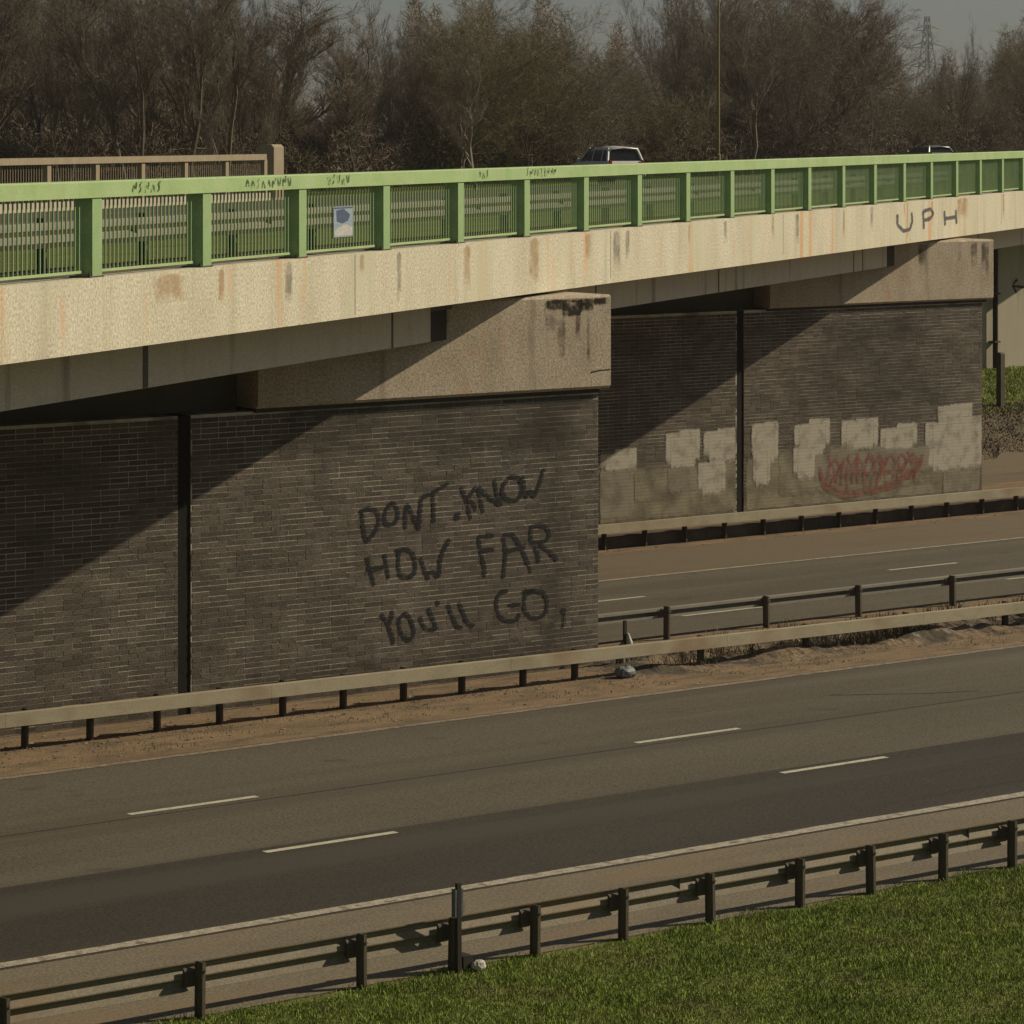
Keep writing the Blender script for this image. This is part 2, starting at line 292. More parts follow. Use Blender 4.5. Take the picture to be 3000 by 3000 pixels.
def sheet(name, s0, s1, q0, q1, lift, m, wob=0.0, seed=1):
    rr = random.Random(seed); qs = [q0, q1]
    for q, z in PROF:
        if q0 < q < q1: qs.append(q)
    qs.sort(); N_ = max(1, int((s1-s0)/(0.5 if wob else 60))); V = []; F = []
    for i in range(N_+1):
        s = s0+(s1-s0)*i/N_; w = [rr.uniform(-wob, wob), rr.uniform(-wob, wob)]
        for j, q in enumerate(qs):
            qq = q+(w[0] if j == 0 else w[1] if j == len(qs)-1 else 0); V.append((s, qq, gz(qq)+lift))
    k = len(qs)
    for i in range(N_):
        for j in range(k-1): F.append((i*k+j, (i+1)*k+j, (i+1)*k+j+1, i*k+j+1))
    me = bpy.data.meshes.new(name); me.from_pydata(V, [], F); me.materials.append(m); return struct(name, me)
sheet('hard_strip', -60, 400, 30.95, 34.2, .004, M['strip'])
sheet('inner_lane', -60, 400, 34.0, 37.68, .008, M['asphalt_dark'])
sheet('carriageway', -60, 400, 37.68, 44.15, .008, M['asphalt'])
sheet('median_verge', -60, 400, 44.12, 49.25, .006, M['dirt'])
sheet('far_carriageway', -60, 400, 49.3, 57.6, .006, M['asphalt'])
sheet('far_hard_shoulder', -60, 400, 57.6, 61.9, .005, M['shoulder'])
sheet('far_verge', 30, 400, 61.9, 68.3, .004, M['dirt'])
sheet('embankment_slope', 45, 140, 68.3, 76.0, .006, M['shoulder'])
# painted lines: one object per marking
sheet('edge_line', -60, 400, 34.05, 34.27, .014, M['line'], .012, 3)
sheet('edge_line', -60, 400, 43.92, 44.07, .014, M['line_faded'], .010, 4)
sheet('edge_line', 20, 400, 57.46, 57.60, .012, M['line'], .008, 5)
for q, s0 in ((37.43, 24.79), (40.63, 24.68), (54.62, 43.45), (51.5, 43.9)):
    for i in range(-1, 5):
        sheet('lane_dash', s0+9.03*i, s0+9.03*i+2.1, q-.065, q+.065, .014 if q < 46 else .012, M['dash'])
# thin joint between lanes and a crack in the far corner
def strip(name, a, b, w, z, m, lab=None):
    mb = MB(); d = (Vector(b)-Vector(a)).normalized(); o = Vector((-d.y, d.x))*w/2; a = Vector(a); b = Vector(b)
    mb.v = [(*(a-o), z), (*(b-o), z), (*(b+o), z), (*(a+o), z)]; mb.f = [(0,1,2,3)]; return struct(name, mb.mesh(name, m))
for i in range(7): strip('road_joint', (-60+60*i, 40.63-.23), (i*60, 40.63-.23+rnd.uniform(-.02,.02)), .025, .0125, M['asphalt_dark'])
strip('road_crack', (39.1, 42.1), (40.6, 41.2), .03, .0125, M['asphalt_dark']); strip('road_crack', (40.6, 41.2), (41.4, 40.9), .03, .0125, M['asphalt_dark'])

# ---------------------------------------------------------------- bridge
bridge = thing('road_bridge', 'long pale concrete road bridge on brown brick piers crossing the motorway at a skew', 'bridge', (BO.x, BO.y, 0), R(BR))
L_ = 3.419
def dz(v): return 7.55-.022*v
def tilt_box(u0, u1, v0, v1, za, zb, top):
    m = MB(); m.box(u0, u1, v0, v1, 0, top); m.v = [(x, y, (za if x == u0 else zb) if z == 0 else z) for x, y, z in m.v]; return m
fm = MB().prism([(0,0),(.93,0),(.93,7.40),(.72,7.52),(.34,7.548),(0,7.55)], -30, 300)
fm.v = [(x, y, (6.70 if x < 0 else 5.74) if z == 0 else z) for x, y, z in fm.v]; fm.build('fascia', M['concrete'], bridge)
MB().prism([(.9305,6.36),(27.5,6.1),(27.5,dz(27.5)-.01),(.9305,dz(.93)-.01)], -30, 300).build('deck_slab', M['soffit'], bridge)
tilt_box(-30, 14.75, .92, 1.3, 5.99, 5.86, 6.62).build('edge_beam', M['beam'], bridge)
tilt_box(19.6, 49.9, .92, 1.3, 5.93, 5.79, 6.62).build('edge_beam', M['beam'], bridge)
tilt_box(54.2, 120, .92, 1.3, 5.79, 5.6, 6.62).build('edge_beam', M['beam'], bridge)
for i in range(9):
    for a, b in ((-30, 14.9), (19.6, 50.1), (54.2, 120)):
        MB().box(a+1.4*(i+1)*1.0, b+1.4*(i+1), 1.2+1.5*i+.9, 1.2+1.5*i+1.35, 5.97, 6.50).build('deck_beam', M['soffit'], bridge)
for u, z in ((14.755, 5.84), (49.905, 5.77)): MB().box(u, u+1.3, 1.0, 1.45, z, 6.6).build('shade_block', M['pipe'], bridge)  # dark blocks at the beam ends, colour standing in for deep shade
# small drip joints that show on the beam faces
for u in (3.35, 12.9, 46.0, 47.0, 24.0, 33.0):
    MB().box(u, u+.16 if u < 5 else u+.07, .912, .9205, (5.99-.13*(u+30)/44.75 if u < 16 else 5.93-.14*(u-19.6)/30.3)+.004, 6.6).build('joint_strip', M['soffit'], bridge)

def in_bridge(o, s, q, z=0):
    """place a road-aligned part inside the bridge's own frame"""
    w = road(s, q, z); d = w-BO
    o.location = (d.dot(bu), d.dot(bv), z); o.rotation_euler = (0, 0, R(ROAD-BR)); return o

def brick_wall(s0, s1, q, z0, z1, gap, zoff):
    """pier: mortared core with every brick of the seen face; 300 largest as parts, the rest joined"""
    joint = MB().box(gap[0]-s0+.001, gap[1]-s0-.001, .05, .6, z0, z1-.01)
    core = MB().box(0, gap[0]-s0, .027, .9, z0, z1).box(gap[1]-s0, s1-s0, .027, .9, z0, z1).box(gap[0]-s0-.001, gap[1]-s0+.001, .6, .88, z0, z1-.002)
    o = in_bridge(core.build('pier', M['mortar'], bridge), s0, q)
    joint.build('joint_filler', M['joint'], o)
    BWd, BHt, J = .34, .088, .014; cells = []
    c0 = int(math.floor(z0/BHt)); c1 = int(z1/BHt)
    for c in range(c0, c1):
        off = 0 if c % 2 else BWd/2; x = -BWd+off
        while x < s1-s0+.01:
            a, b = x+J/2, x+BWd-J/2; x += BWd
            if rnd.random() < .02: b = a+(BWd-2*J)/2-J/4; x -= BWd/2      # the odd half brick
            for lo, hi in ((0, gap[0]-s0), (gap[1]-s0, s1-s0)):
                aa, bb = max(a, lo+.002), min(b, hi-.002)
                if bb-aa > .04: cells.append((aa, bb, c*BHt+J/2, (c+1)*BHt-J/2))
    def size(cell):
        w = road(s0+(cell[0]+cell[1])/2, q, (cell[2]+cell[3])/2)
        px = 966+6500*w.x/w.y; py = 245+6500*(9.4-w.z)/w.y
        vis = -20 < px < 1950 and py < 1345-.11*px+50 and not (q > 60 and px < 1132)
        vd = Vector((w.x, w.y, w.z-9.4)); return (vd.normalized().dot(n_)/vd.length_squared*(cell[1]-cell[0])) if vis else 0
    sc = sorted(range(len(cells)), key=lambda i: -size(cells[i])); top = set(sc[:300])
    unit = MB().box(-.163, .163, 0, .05, -.037, .037, skip='b').mesh('brick', M['brick'])
    rest = MB()
    for i, (a, b, z_, zz) in enumerate(cells):
        pr = rnd.uniform(-.003, .002)+.0225
        if i in top:
            bo = link('brick', unit, o, ((a+b)/2, pr, (z_+zz)/2)); bo.scale = ((b-a)/.326, 1, 1)
        else: rest.box(a, b, pr, .05, z_, zz, skip='b')
    rest.build('brickwork', M['brick'], o, kind='stuff')
    return o
pier1 = brick_wall(22.0, 38.25, 47.12, -.088, 4.80, (29.55, 29.80), 0)
pier2 = brick_wall(50.0, 67.80, 66.86, -.75, 4.73, (58.87, 59.12), 0)
in_bridge(MB().box(-50, 0, 0, .95, -.1, 4.79).build('pier', M['mortar'], bridge), 22.0, 47.15)
in_bridge(MB().box(-50, 0, 0, .95, -.8, 4.72).build('pier', M['mortar'], bridge), 50.0, 66.89)
in_bridge(MB().box(-60, 0, 0, .6, 4.803, 6.05).build('dark_filler_beam', M['soffit'], bridge), 30.99, 47.62)  # both filler beams added to close the lit gap and darken under the deck
in_bridge(MB().box(-40, 0, 0, .6, 4.733, 6.05).build('dark_filler_beam', M['soffit'], bridge), 59.88, 67.36)
def crosshead(s0, s1, q, z0, z1, ext=None):
    mb = MB().prism([(0, z0+.05), (.05, z0), (1.25, z0), (1.3, z0+.05), (1.3, z1-.04), (1.26, z1), (.04, z1), (0, z1-.04)], 0, s1-s0)
    o = in_bridge(mb.build('crosshead', M['crosshead'], bridge), s0, q)
    MB().box(0, s1-s0-.2, .07, 1.2, z0-.07, z0).build('bearing_strip', M['pipe'], o); return o
ch1 = crosshead(31.0, 38.42, 47.0, 4.85, 6.50); ch2 = crosshead(59.9, 68.1, 66.74, 4.76, 6.40)
# weathering on the near crosshead: black moss along the top, drips, a chipped corner
for x_, w_, h_ in ((66.95,.45,.22),(67.3,.5,.34),(67.7,.35,.26),(68.0,.35,.16)): patch('moss_stain', M['moss'], ch1, x_-61, x_-61+w_, 6.45-h_, 6.46, -.003-.0002*x_/70, .08, .01, .12)
for i, (x_, w_, h_) in enumerate(((67.2,.22,1.2),(67.6,.16,.9),(67.85,.12,1.3),(66.9,.4,.7),(64.6,.3,.6))): patch('damp_streak', M['damp'], ch1, x_-61, x_-61+w_, 6.46-h_, 6.46, -.0018-.0001*i, .07, .02, .6)
mm = MB(); ribbon([(6.95,5.14),(7.1,5.17),(7.4,5.18)], .02, -.003, mm, False); mm.build('crack', M['pipe'], ch1)
for i, (x_, w_, h_) in enumerate(((17.2,.3,.9),(17.6,.35,1.2),(16.7,.2,.7),(15.2,.4,.8))): patch('damp_streak', M['damp'], ch2, x_-59.9+50, x_-59.9+50+w_, 6.36-h_, 6.36, -.002-.0001*i, .09, .02, .6)
# spray-painted writing on the near pier
WORDS = {
'DONT': [[(33.165,3.038),(33.178,2.831),(33.216,2.58),(33.279,2.493)],[(33.115,3.0),(33.241,3.075),(33.444,3.04),(33.533,2.889),(33.495,2.747),(33.418,2.648),(33.266,2.514)],[(33.75,3.124),(33.647,3.006),(33.609,2.842),(33.673,2.755),(33.826,2.765),(33.916,2.863),(33.89,3.031),(33.801,3.131),(33.737,3.12)],[(34.057,2.665),(34.057,2.937),(34.096,3.101)],[(34.096,3.08),(34.238,2.841),(34.341,2.645)],[(34.341,2.624),(34.354,2.833),(34.393,3.165)],[(34.653,2.728),(34.653,2.98),(34.627,3.234)],[(34.367,3.167),(34.575,3.216),(34.783,3.308),(34.966,3.38)]] ,
'KNOW': [[(35.229,3.3),(35.308,3.126),(35.414,2.844),(35.441,2.716)],[(35.56,3.29),(35.467,3.18),(35.348,3.092)],[(35.348,3.092),(35.48,3.02),(35.56,2.877)],[(35.706,2.814),(35.64,3.062),(35.605,3.277)],[(35.605,3.277),(35.786,3.106),(36.094,2.926)],[(35.947,3.383),(36.005,3.102),(36.107,2.915)],[(36.296,3.421),(36.134,3.286),(36.107,3.138),(36.215,3.014),(36.431,2.979),(36.56,3.109),(36.525,3.325),(36.431,3.413),(36.282,3.415)],[(36.555,3.405),(36.593,3.171),(36.653,3.017),(36.723,3.163)],[(36.723,3.163),(36.816,3.011),(36.92,3.215),(37.029,3.509)]] ,
'HOW': [[(33.266,2.245),(33.317,2.035),(33.418,1.757)],[(33.622,2.281),(33.673,2.048),(33.711,1.837)],[(33.254,2.039),(33.495,2.046),(33.673,2.069)],[(33.929,2.299),(33.903,2.072),(33.954,1.87),(34.16,1.843),(34.264,1.908),(34.269,2.128),(34.212,2.257),(34.057,2.331),(33.852,2.305)],[(34.367,2.162),(34.471,1.903),(34.549,1.771)],[(34.523,1.878),(34.64,1.91),(34.744,1.797)],[(34.757,1.796),(34.783,2.067),(34.888,2.312),(34.993,2.431)]] ,
'FAR': [[(35.6,2.44),(35.653,2.149),(35.733,1.889),(35.733,1.719)],[(35.6,2.44),(35.947,2.425)],[(35.653,2.188),(35.947,2.187)],[(36.14,2.411),(36.193,2.066),(36.14,1.665)],[(36.14,2.411),(36.35,2.418),(36.566,2.102),(36.756,1.723)],[(36.161,2.111),(36.377,2.149),(36.62,2.184)],[(36.756,2.539),(36.729,2.283),(36.865,2.123),(36.92,1.883)],[(36.729,2.519),(36.974,2.545),(37.138,2.426),(37.166,2.295),(36.974,2.222),(36.783,2.236)],[(36.92,2.205),(37.138,2.06),(37.331,1.894)]] ,
'YOULL': [[(33.545,1.27),(33.673,1.134),(33.724,1.005),(33.826,0.746)],[(33.788,1.332),(33.762,1.147),(33.704,1.069)],[(34.032,1.249),(33.903,1.135),(33.954,0.922),(34.109,0.762),(34.238,0.834),(34.212,1.066),(34.109,1.221),(34.019,1.246)],[(34.367,1.178),(34.393,1.029),(34.497,0.926),(34.705,0.918)],[(34.523,1.291),(34.627,1.114),(34.718,0.906)],[(34.7,1.406),(34.77,1.322)],[(34.94,1.339),(35.045,1.099),(35.15,0.9),(35.269,0.9)],[(35.177,1.341),(35.282,1.142),(35.388,0.921),(35.52,0.909)]] ,
'GO': [[(36.242,1.444),(36.054,1.438),(35.973,1.253),(36.027,1.057),(36.134,0.941),(36.458,0.913),(36.485,1.039)],[(36.242,1.192),(36.377,1.193),(36.512,1.203)],[(36.81,1.397),(36.598,1.35),(36.593,1.094),(36.702,0.939),(36.92,0.911),(37.084,0.987),(37.111,1.2),(37.029,1.358),(36.81,1.408),(36.552,1.401)]] ,
}
order = {'DONT':0,'KNOW':0,'HOW':0,'FAR':0,'YOULL':0,'GO':0}
for k, sts in WORDS.items():
    mb = MB()
    for i, st in enumerate(sts):
        ribbon([(x-22.0, z) for x, z in st], .078, .0145-.0003*i, mb)
    painted(mb, 'painted_word', M['spray'], pier1)
def blob(mb, x, z, rx, rz, y, k=14):
    b = len(mb.v)
    for j in range(k):
        a = 2*math.pi*j/k; q = rnd.uniform(.8, 1.15); mb.v.append((x+rx*math.cos(a)*q, y, z+rz*math.sin(a)*q))
    mb.f.append(tuple(range(b, b+k)))
mb = MB(); blob(mb, 37.469-22, .99, .075, .07, .0145); ribbon([(15.462,.95),(15.455,.68)], .03, .0142, mb); ribbon([(15.50,.95),(15.50,.76)], .02, .0139, mb)
painted(mb, 'paint_drip', M['spray'], pier1)
mb = MB(); blob(mb, 35.15-22, 2.80, .075, .07, .0145); mb.c = {}; painted(mb, 'paint_dot', M['spray'], pier1)

# pale cover paint and red scrawl on the far pier
PATCH = [(54.298,0.965,55.529,1.268,0.95),(56.437,0.925,57.628,1.601,1),(57.706,1.026,58.957,1.624,1),(59.353,0.901,60.311,1.695,1),(60.835,1.085,62.142,1.678,1),(62.513,1.051,63.892,1.648,1),(63.934,0.88,65.339,1.388,0.9),(66.073,1.256,67.431,1.811,0.95),(65.598,0.29,67.785,1.417,0.95),(54.298,-0.413,55.379,0.901,0.6),(55.416,-0.027,56.514,0.833,0.5),(56.514,0.133,57.512,0.832,0.6),(57.512,0.186,58.485,0.963,0.85),(59.392,0.304,60.03,1.041,0.9),(60.795,0.397,61.895,1.055,0.9),(61.567,0.168,65.77,0.9,0.55),(60.311,-0.172,66.291,0.061,0.5),(66.291,-0.499,67.696,0.164,0.65),(54.298,-0.47,58.918,-0.26,0.45)]
patch('cover_wash', M['cover3'], pier2, 4.3, 8.865, -.5, 1.02, .0165, .02, .35, .15)
patch('cover_wash', M['cover3'], pier2, 9.125, 17.75, -.5, 1.02, .0165, .02, .35, .15)
patch('cover_wash', M['cover3'], pier2, 10.2, 17.7, -.1, 1.15, .0160, .3, .3, .2)
k = 0
for i, (a, z0, b, z1, sh) in enumerate(PATCH):
    a -= 50; b -= 50; m_ = M['cover1' if sh > .8 else 'cover2' if sh >= .55 else 'cover3']; z1 += .16 if sh > .8 and z0 > .2 else 0
    w = b-a; parts = [(a-.03, b+.03, z0-.12, z1)] if sh < .8 else [(a-.02, a+w*rnd.uniform(.5,.65), z0-.15, z1-rnd.uniform(0,.12)), (a+w*rnd.uniform(.3,.42), b+.03, z0-rnd.uniform(.1,.3), z1+rnd.uniform(-.05,.06)), (a+w*.12, b-w*.1, z0-.3, z1-.12)]
    for x0, x1, y0, y1 in parts:
        if x0 < 8.87 < x1: x1 = 8.866
        if x0 < 9.12 < x1: x0 = 9.124
        patch('cover_paint', m_, pier2, x0, x1, y0, y1, .0145-.00022*k, .11, .12, .38); k += 1
mb = MB(); rg = random.Random(5); y = -.0005
for j in range(17):
    x = 11.95+.205*j; y -= .0003
    ribbon([(x, -.05+rg.uniform(-.15,.15)), (x+rg.uniform(-.1,.2), .32), (x+rg.uniform(-.05,.2), .70+rg.uniform(-.15,.15))], .10, y, mb)
    if j % 2: y -= .0003; ribbon([(x-.1, .45), (x+.15, .72), (x+.35, .5), (x+.2, .25), (x-.05, .3)], .08, y, mb)
for e in (0, .12):
    y -= .0003; ribbon([(11.75,.55-e),(11.9,.12-e),(12.6,-.18-e),(13.6,-.2-e*.5),(14.6,.0-e),(15.4,.4-e),(15.55,.66-e)], .10, y, mb)
painted(mb, 'red_scrawl', M['spray_red'], pier2)
patch('grime', M['grime'], pier1, 0, 7.54, -.05, .75, .0172, .3, .6, .02)
patch('grime', M['grime'], pier1, 7.81, 16.24, -.05, .75, .0172, .3, .6, .02)
patch('grime', M['grime'], pier1, 14.3, 16.24, .1, 4.78, .0168, 1.6, .5, .9)
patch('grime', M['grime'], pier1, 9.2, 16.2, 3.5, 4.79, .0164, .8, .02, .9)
patch('grime', M['grime'], pier2, 9.2, 17.78, 1.2, 4.7, .0172, 4.5, .6, 1.6)
# letters on the fascia
UPH = [[(46.968,7.251),(46.968,6.981),(47.711,6.802),(48.466,6.827),(48.793,7.025),(48.684,7.257)],[(50.125,7.27),(50.238,6.779)],[(50.125,7.247),(51.034,7.297),(51.495,7.169),(51.034,7.039),(50.238,7.012)],[(52.905,7.208),(53.024,6.798)],[(54.479,7.198),(54.602,6.805)],[(52.952,6.992),(54.553,7.001)]]
mb = MB()
for i, st in enumerate(UPH): ribbon(st, .10, -.003-.0004*i, mb, True, 2.6)
painted(mb, 'painted_letters', M['spray_thin'], bridge)
# rust and dirt runs
M['rust_run'] = paint('rust_run', (.44,.27,.14), .9, .44, .25, 2.2, 0, .6); M['grey_run'] = paint('grey_run', (.22,.22,.18), .9, .46, .2, 3, 0, .6)
for i, (u, w, d) in enumerate(((13.96,.5,.85),(17.5,.8,.9),(20.6,.5,.6),(41.0,.3,.8),(61.6,.5,.9),(51.3,.3,.7),(3.9,.3,.6),(9.2,.3,.35),(27.4,.25,.5),(34.2,.4,.6),(55.5,2.5,.7),(2.2,1.4,.5),(47.8,.3,.4))):
    patch('rust_stain', M['rust_run'], bridge, u-w/2, u+w/2, 7.54-d*1.1, 7.545, -.0016-.0001*i, w*.5, .03, d*.9)
for i, (u, w, d) in enumerate(((22.4,.7,.9),(23.1,.4,.7),(36.4,.5,.8),(6.3,.4,.7),(10.8,.3,.9),(30.2,.4,.6),(44.0,.5,.7))):
    patch('grey_stain', M['grey_run'], bridge, u-w/2, u+w/2, 7.54-d*1.1, 7.545, -.0030-.0001*i, w*.5, .03, d*.9)
for u in (-4.2, 8.9, 22.0, 35.1, 48.2, 61.3): MB().box(u, u+.025, -.0008, 0, 6.63, 7.53, skip='b').build('casting_joint', M['soffit'], bridge)
# surfaces on the deck
def deck(name, v0, v1, lift, m):
    mb = MB(); mb.v = [(-30,v0,dz(v0)+lift),(300,v0,dz(v0)+lift),(300,v1,dz(v1)+lift),(-30,v1,dz(v1)+lift)]; mb.f = [(0,1,2,3)]
    return link(name, mb.mesh(name, m), None, (BO.x, BO.y, 0), (0,0,R(BR)), kind='structure')
deck('footway', .34, 2.2, .0, M['strip'])
deck('deck_verge', 2.2, 18.5, .01, M['ground_grass'])
deck('deck_road', 18.5, 27.3, .012, M['asphalt'])
deck('deck_line', 18.8, 18.95, .018, M['line'])

# end wall of the bridge behind the slope
ab = thing('abutment_wall', 'pale concrete end wall under the bridge behind the far brick pier', 'wall', road(78, 86, 1.0), R(ROAD))
MB().box(-45, 90, 0, 1.2, -1.2, 5.4).build('wall_face', M['paleconc'], ab)
mb = MB(); ribbon([(10.9,2.6),(10.7,2.9),(10.95,3.1)], .10, -.004, mb); ribbon([(10.75,2.85),(11.3,2.8)], .09, -.005, mb)
painted(mb, 'painted_scrawl', M['spray'], ab)

# ---------------------------------------------------------------- helpers that turn a bearing seen in the photo into a place on a line
def on_q(x, q):          # along-road position where bearing x meets the line at distance q
    k = (x-966)/6500; Y = q/(n_.x*k+n_.y); return r_.x*k*Y+r_.y*Y
def on_v(x, v):
    k = (x-966)/6500; Y = (v+BO.dot(bv))/(bv.x*k+bv.y); return bu.x*k*Y+bu.y*Y-BO.dot(bu)

s = on_q(1878, 85.8)
dp = thing('drainpipe', 'thin dark drainpipe on the pale end wall just right of the far brick pier', 'pipe', road(s, 85.8, 1.0), R(ROAD))
MB().tube([(0,0,0),(0,0,5.4)], [.10,.10], 10).build('pipe', M['pipe'], dp)
for z in (.9, 2.6, 4.2): MB().box(-.13,.13,-.13,.19,z,z+.06).build('clamp', M['darksteel'], dp)
s = on_q(1888, 77.0)
pp = thing('marker_post', 'short dark wooden post on the grassy ledge at the right edge', 'post', road(s, 77.0, gz(77)-.1), R(ROAD))
MB().prism([(-.1,0),(.1,0),(.1,1.75),(.06,1.8),(-.06,1.8),(-.1,1.75)], -.09, .09).build('post', M['postwood'], pp)
sheet('grass_ledge', 60, 130, 77.8, 86.0, .012, M['ground_grass'], .25, 8)
for i, (a, b) in enumerate(((66.2, 68.0),)):
    sheet('far_verge_grass', 66.8, 130, 62.9, 64.6, .01, M['ground_grass'], .3, 9)

# ---------------------------------------------------------------- crash barriers
def wbeam_profile(y0, z0, sg, h=.31, d=.085, t=.004):
    P = [(0,h),(0,.955*h),(d,.85*h),(d,.72*h),(0,.50*h),(0,.46*h),(d,.36*h),(d,.22*h),(.01,.0)]
    A = [(y0+sg*p, z0+z) for p, z in P]; B = [(y0+sg*(p+t), z0+z-.003) for p, z in reversed(P)]
    return A+B if sg < 0 else list(reversed(A+B))
def cbeam_profile(y0, z0, sg, h=.2, d=.14, t=.006):
    """open box beam: face at y0, flanges running back to y0+sg*d with turned lips"""
    P = [(d,.045),(d,0),(0,0),(0,h),(d,h),(d,h-.045)]; Q = [(d-t,h-.045),(d-t,h-t),(t,h-t),(t,t),(d-t,t),(d-t,.045)]
    A = [(y0+sg*p, z0+z) for p, z in P+Q]
    return list(reversed(A)) if sg > 0 else A
def barrier(name, label, base, rz, profile, x0, x1, posts, ph, mbeam, mpost, yp, bracket, group=None, foot=0.0, pd=.15, joints=4.8):
    t = thing(name, label, 'crash barrier', base, rz, group)
    x = x0; i = 0
    while x < x1:                      # overlapping lengths of beam
        e = min(x+joints, x1); b = MB().prism(profile, x, e-.004).build('beam', mbeam, t); x = e; i += 1
    zt = MB()                          # one post: Z section, web plus two thin flanges
    zt.box(-.005,.005,0,pd,-.25,ph).box(-.03,-.0052,pd-.006,pd,-.25,ph).box(.0052,.035,0,.006,-.25,ph)
    pm = zt.mesh('post', mpost)
    br = MB(); br.prism(bracket, -.15, -.008); bm = br.mesh('bracket', M['darksteel'])
    bolt = MB().tube([(0,0,0),(0,-.02,0)], [.014,.014], 6).mesh('bolt', M['galv_grey'])
    for x in posts:
        p = link('post', pm, t, (x, yp, rnd.uniform(-.012,.012)), (rnd.uniform(-.02,.02), rnd.uniform(-.015,.015), 0))
        link('bracket', bm, t, (x, 0, 0))
        link('bolt', bolt, p, (.028, -.001, ph-.09))
    return t
# near barrier, seen from behind: posts on the grass side
NB = [14.8,17.3,19.64,21.73,22.98,24.14,25.44,26.78,28.21,29.39,30.63,31.86,33.1,34.3,35.5,36.7,37.9]
nq = 30.84
barrier('crash_barrier', 'long corrugated steel barrier seen from behind between the green grass and the near road', road(20, nq, 0), R(ROAD),
    wbeam_profile(.16, .27, 1, .31, .045), -8, 26, [s-20 for s in NB], .585, M['wsteel'], M['postwood'], 0,
    [(.115,.36),(.15,.32),(.16,.36),(.16,.50),(.15,.53),(.115,.50)], pd=.115)
# near side of the median, box beam facing the camera
MBp = [on_q(x, 45.9) for x in (-190,-60,50,173,300,418,537,651,765,875,990,1088)]+[39.6,42.1,44.6,47.2,48.3,49.9,52.3]
barrier('crash_barrier', 'pale steel beam barrier along the foot of the near brick pier', road(30, 45.9, 0), R(ROAD),
    cbeam_profile(-.20, .375, 1), -14, 40, [s-30 for s in MBp], .58, M['galv'], M['darksteel'], 0,
    [(-.06,.40),(0,.40),(0,.57),(-.06,.57)], pd=.12).rotation_euler.y = .0065
barrier('crash_barrier', 'thin dark steel barrier seen from behind, right of the near pier', road(40, 48.9, -.08), R(ROAD),
    cbeam_profile(.28, .41, -1, .17, .15), -8, 34, [s-40 for s in (34.2,36.6,38.95,41.36,43.84,46.24,48.80,51.2,53.7,56.1,58.6)], .62, M['galv_grey'], M['postwood'], 0,
    [(.12,.42),(.13,.42),(.13,.56),(.12,.56)], pd=.12)
fq = 62.6
barrier('crash_barrier', 'tan steel barrier at the foot of the far brick pier with cover paint', road(58, fq, gz(fq)), R(ROAD),
    cbeam_profile(-.18, .42, 1, .2, .14), -12, 9.5, [-12+1.25*i for i in range(18)], .60, M['galv'], M['darksteel'], 0,
    [(-.04,.42),(0,.42),(0,.6),(-.04,.6)], pd=.12)
MB2 = []
# barrier on the bridge behind the green railing
barrier('crash_barrier', 'grey corrugated steel barrier on the bridge seen through the green railing', brg(0, 1.45, dz(1.45)), R(BR),
    wbeam_profile(-.06, .34, -1, .33, .08), -20, 62, [1.49+3.14*i for i in range(-5, 19)], .72, M['galv_grey'], M['darksteel'], 0,
    [(-.055,.40),(0,.40),(0,.62),(-.055,.62)], pd=.14)

# ---------------------------------------------------------------- green railing of the bridge
rail = thing('bridge_railing', 'light green steel railing with broad posts along the near edge of the bridge', 'railing', brg(0, 0, 7.55), R(BR))
K0, K1 = -3, 25
MB().prism([(-.02,1.0),(.20,1.0),(.20,1.19),(.18,1.21),(0,1.21),(-.02,1.19)], K0*L_-.5, K1*L_+1.5).build('top_rail', M['green'], rail)
MB().box(K0*L_-.5, K1*L_+1.5, .115, .14, .055, .09).build('bottom_rail', M['green'], rail)
pm = MB().prism([(-.14,.0),(.14,.0),(.14,.25),(-.14,.25)], .035, 1.0, 'x')
pm = MB(); pm.box(-.14,.14,0,.012,.02,.999).box(-.14,-.128,.0125,.235,.02,.999).box(.128,.14,.0125,.235,.02,.999).box(-.127,.127,.223,.2345,.02,.999)
pm = pm.mesh('post', M['green_side'])
bp_ = MB().box(-.20,.20,-.0,.29,-.002,.02).mesh('base_plate', M['darksteel']); bt = MB().tube([(0,0,.02),(0,0,.05)], [.02,.02], 6).mesh('bolt', M['darksteel'])
for k in range(K0, K1+1):
    p = link('post', pm, rail, (k*L_, 0, 0)); link('base_plate', bp_, p, (0, 0, 0))
    if 0 <= k < 6:
        for a, c in ((-.17,.03),(.17,.03)): link('bolt', bt, p, (a, c, 0))
bar = MB().box(-.009,.009,.118,.136,.091,.9995).mesh('bar', M['green_side']); far = MB(); cnt = 0
NBAR = 26
for k in [i for i in range(-1, K1)]+[-3, -2]:
    for j in range(1, NBAR):
        x = k*L_+.14+(L_-.28)*j/NBAR
        if cnt < 300 and k >= -1: link('bar', bar, rail, (x, 0, 0)); cnt += 1
        else: far.box(x-.009, x+.009, .118, .136, .091, .9995)
far.build('far_bars', M['green_side'], rail, kind='stuff')
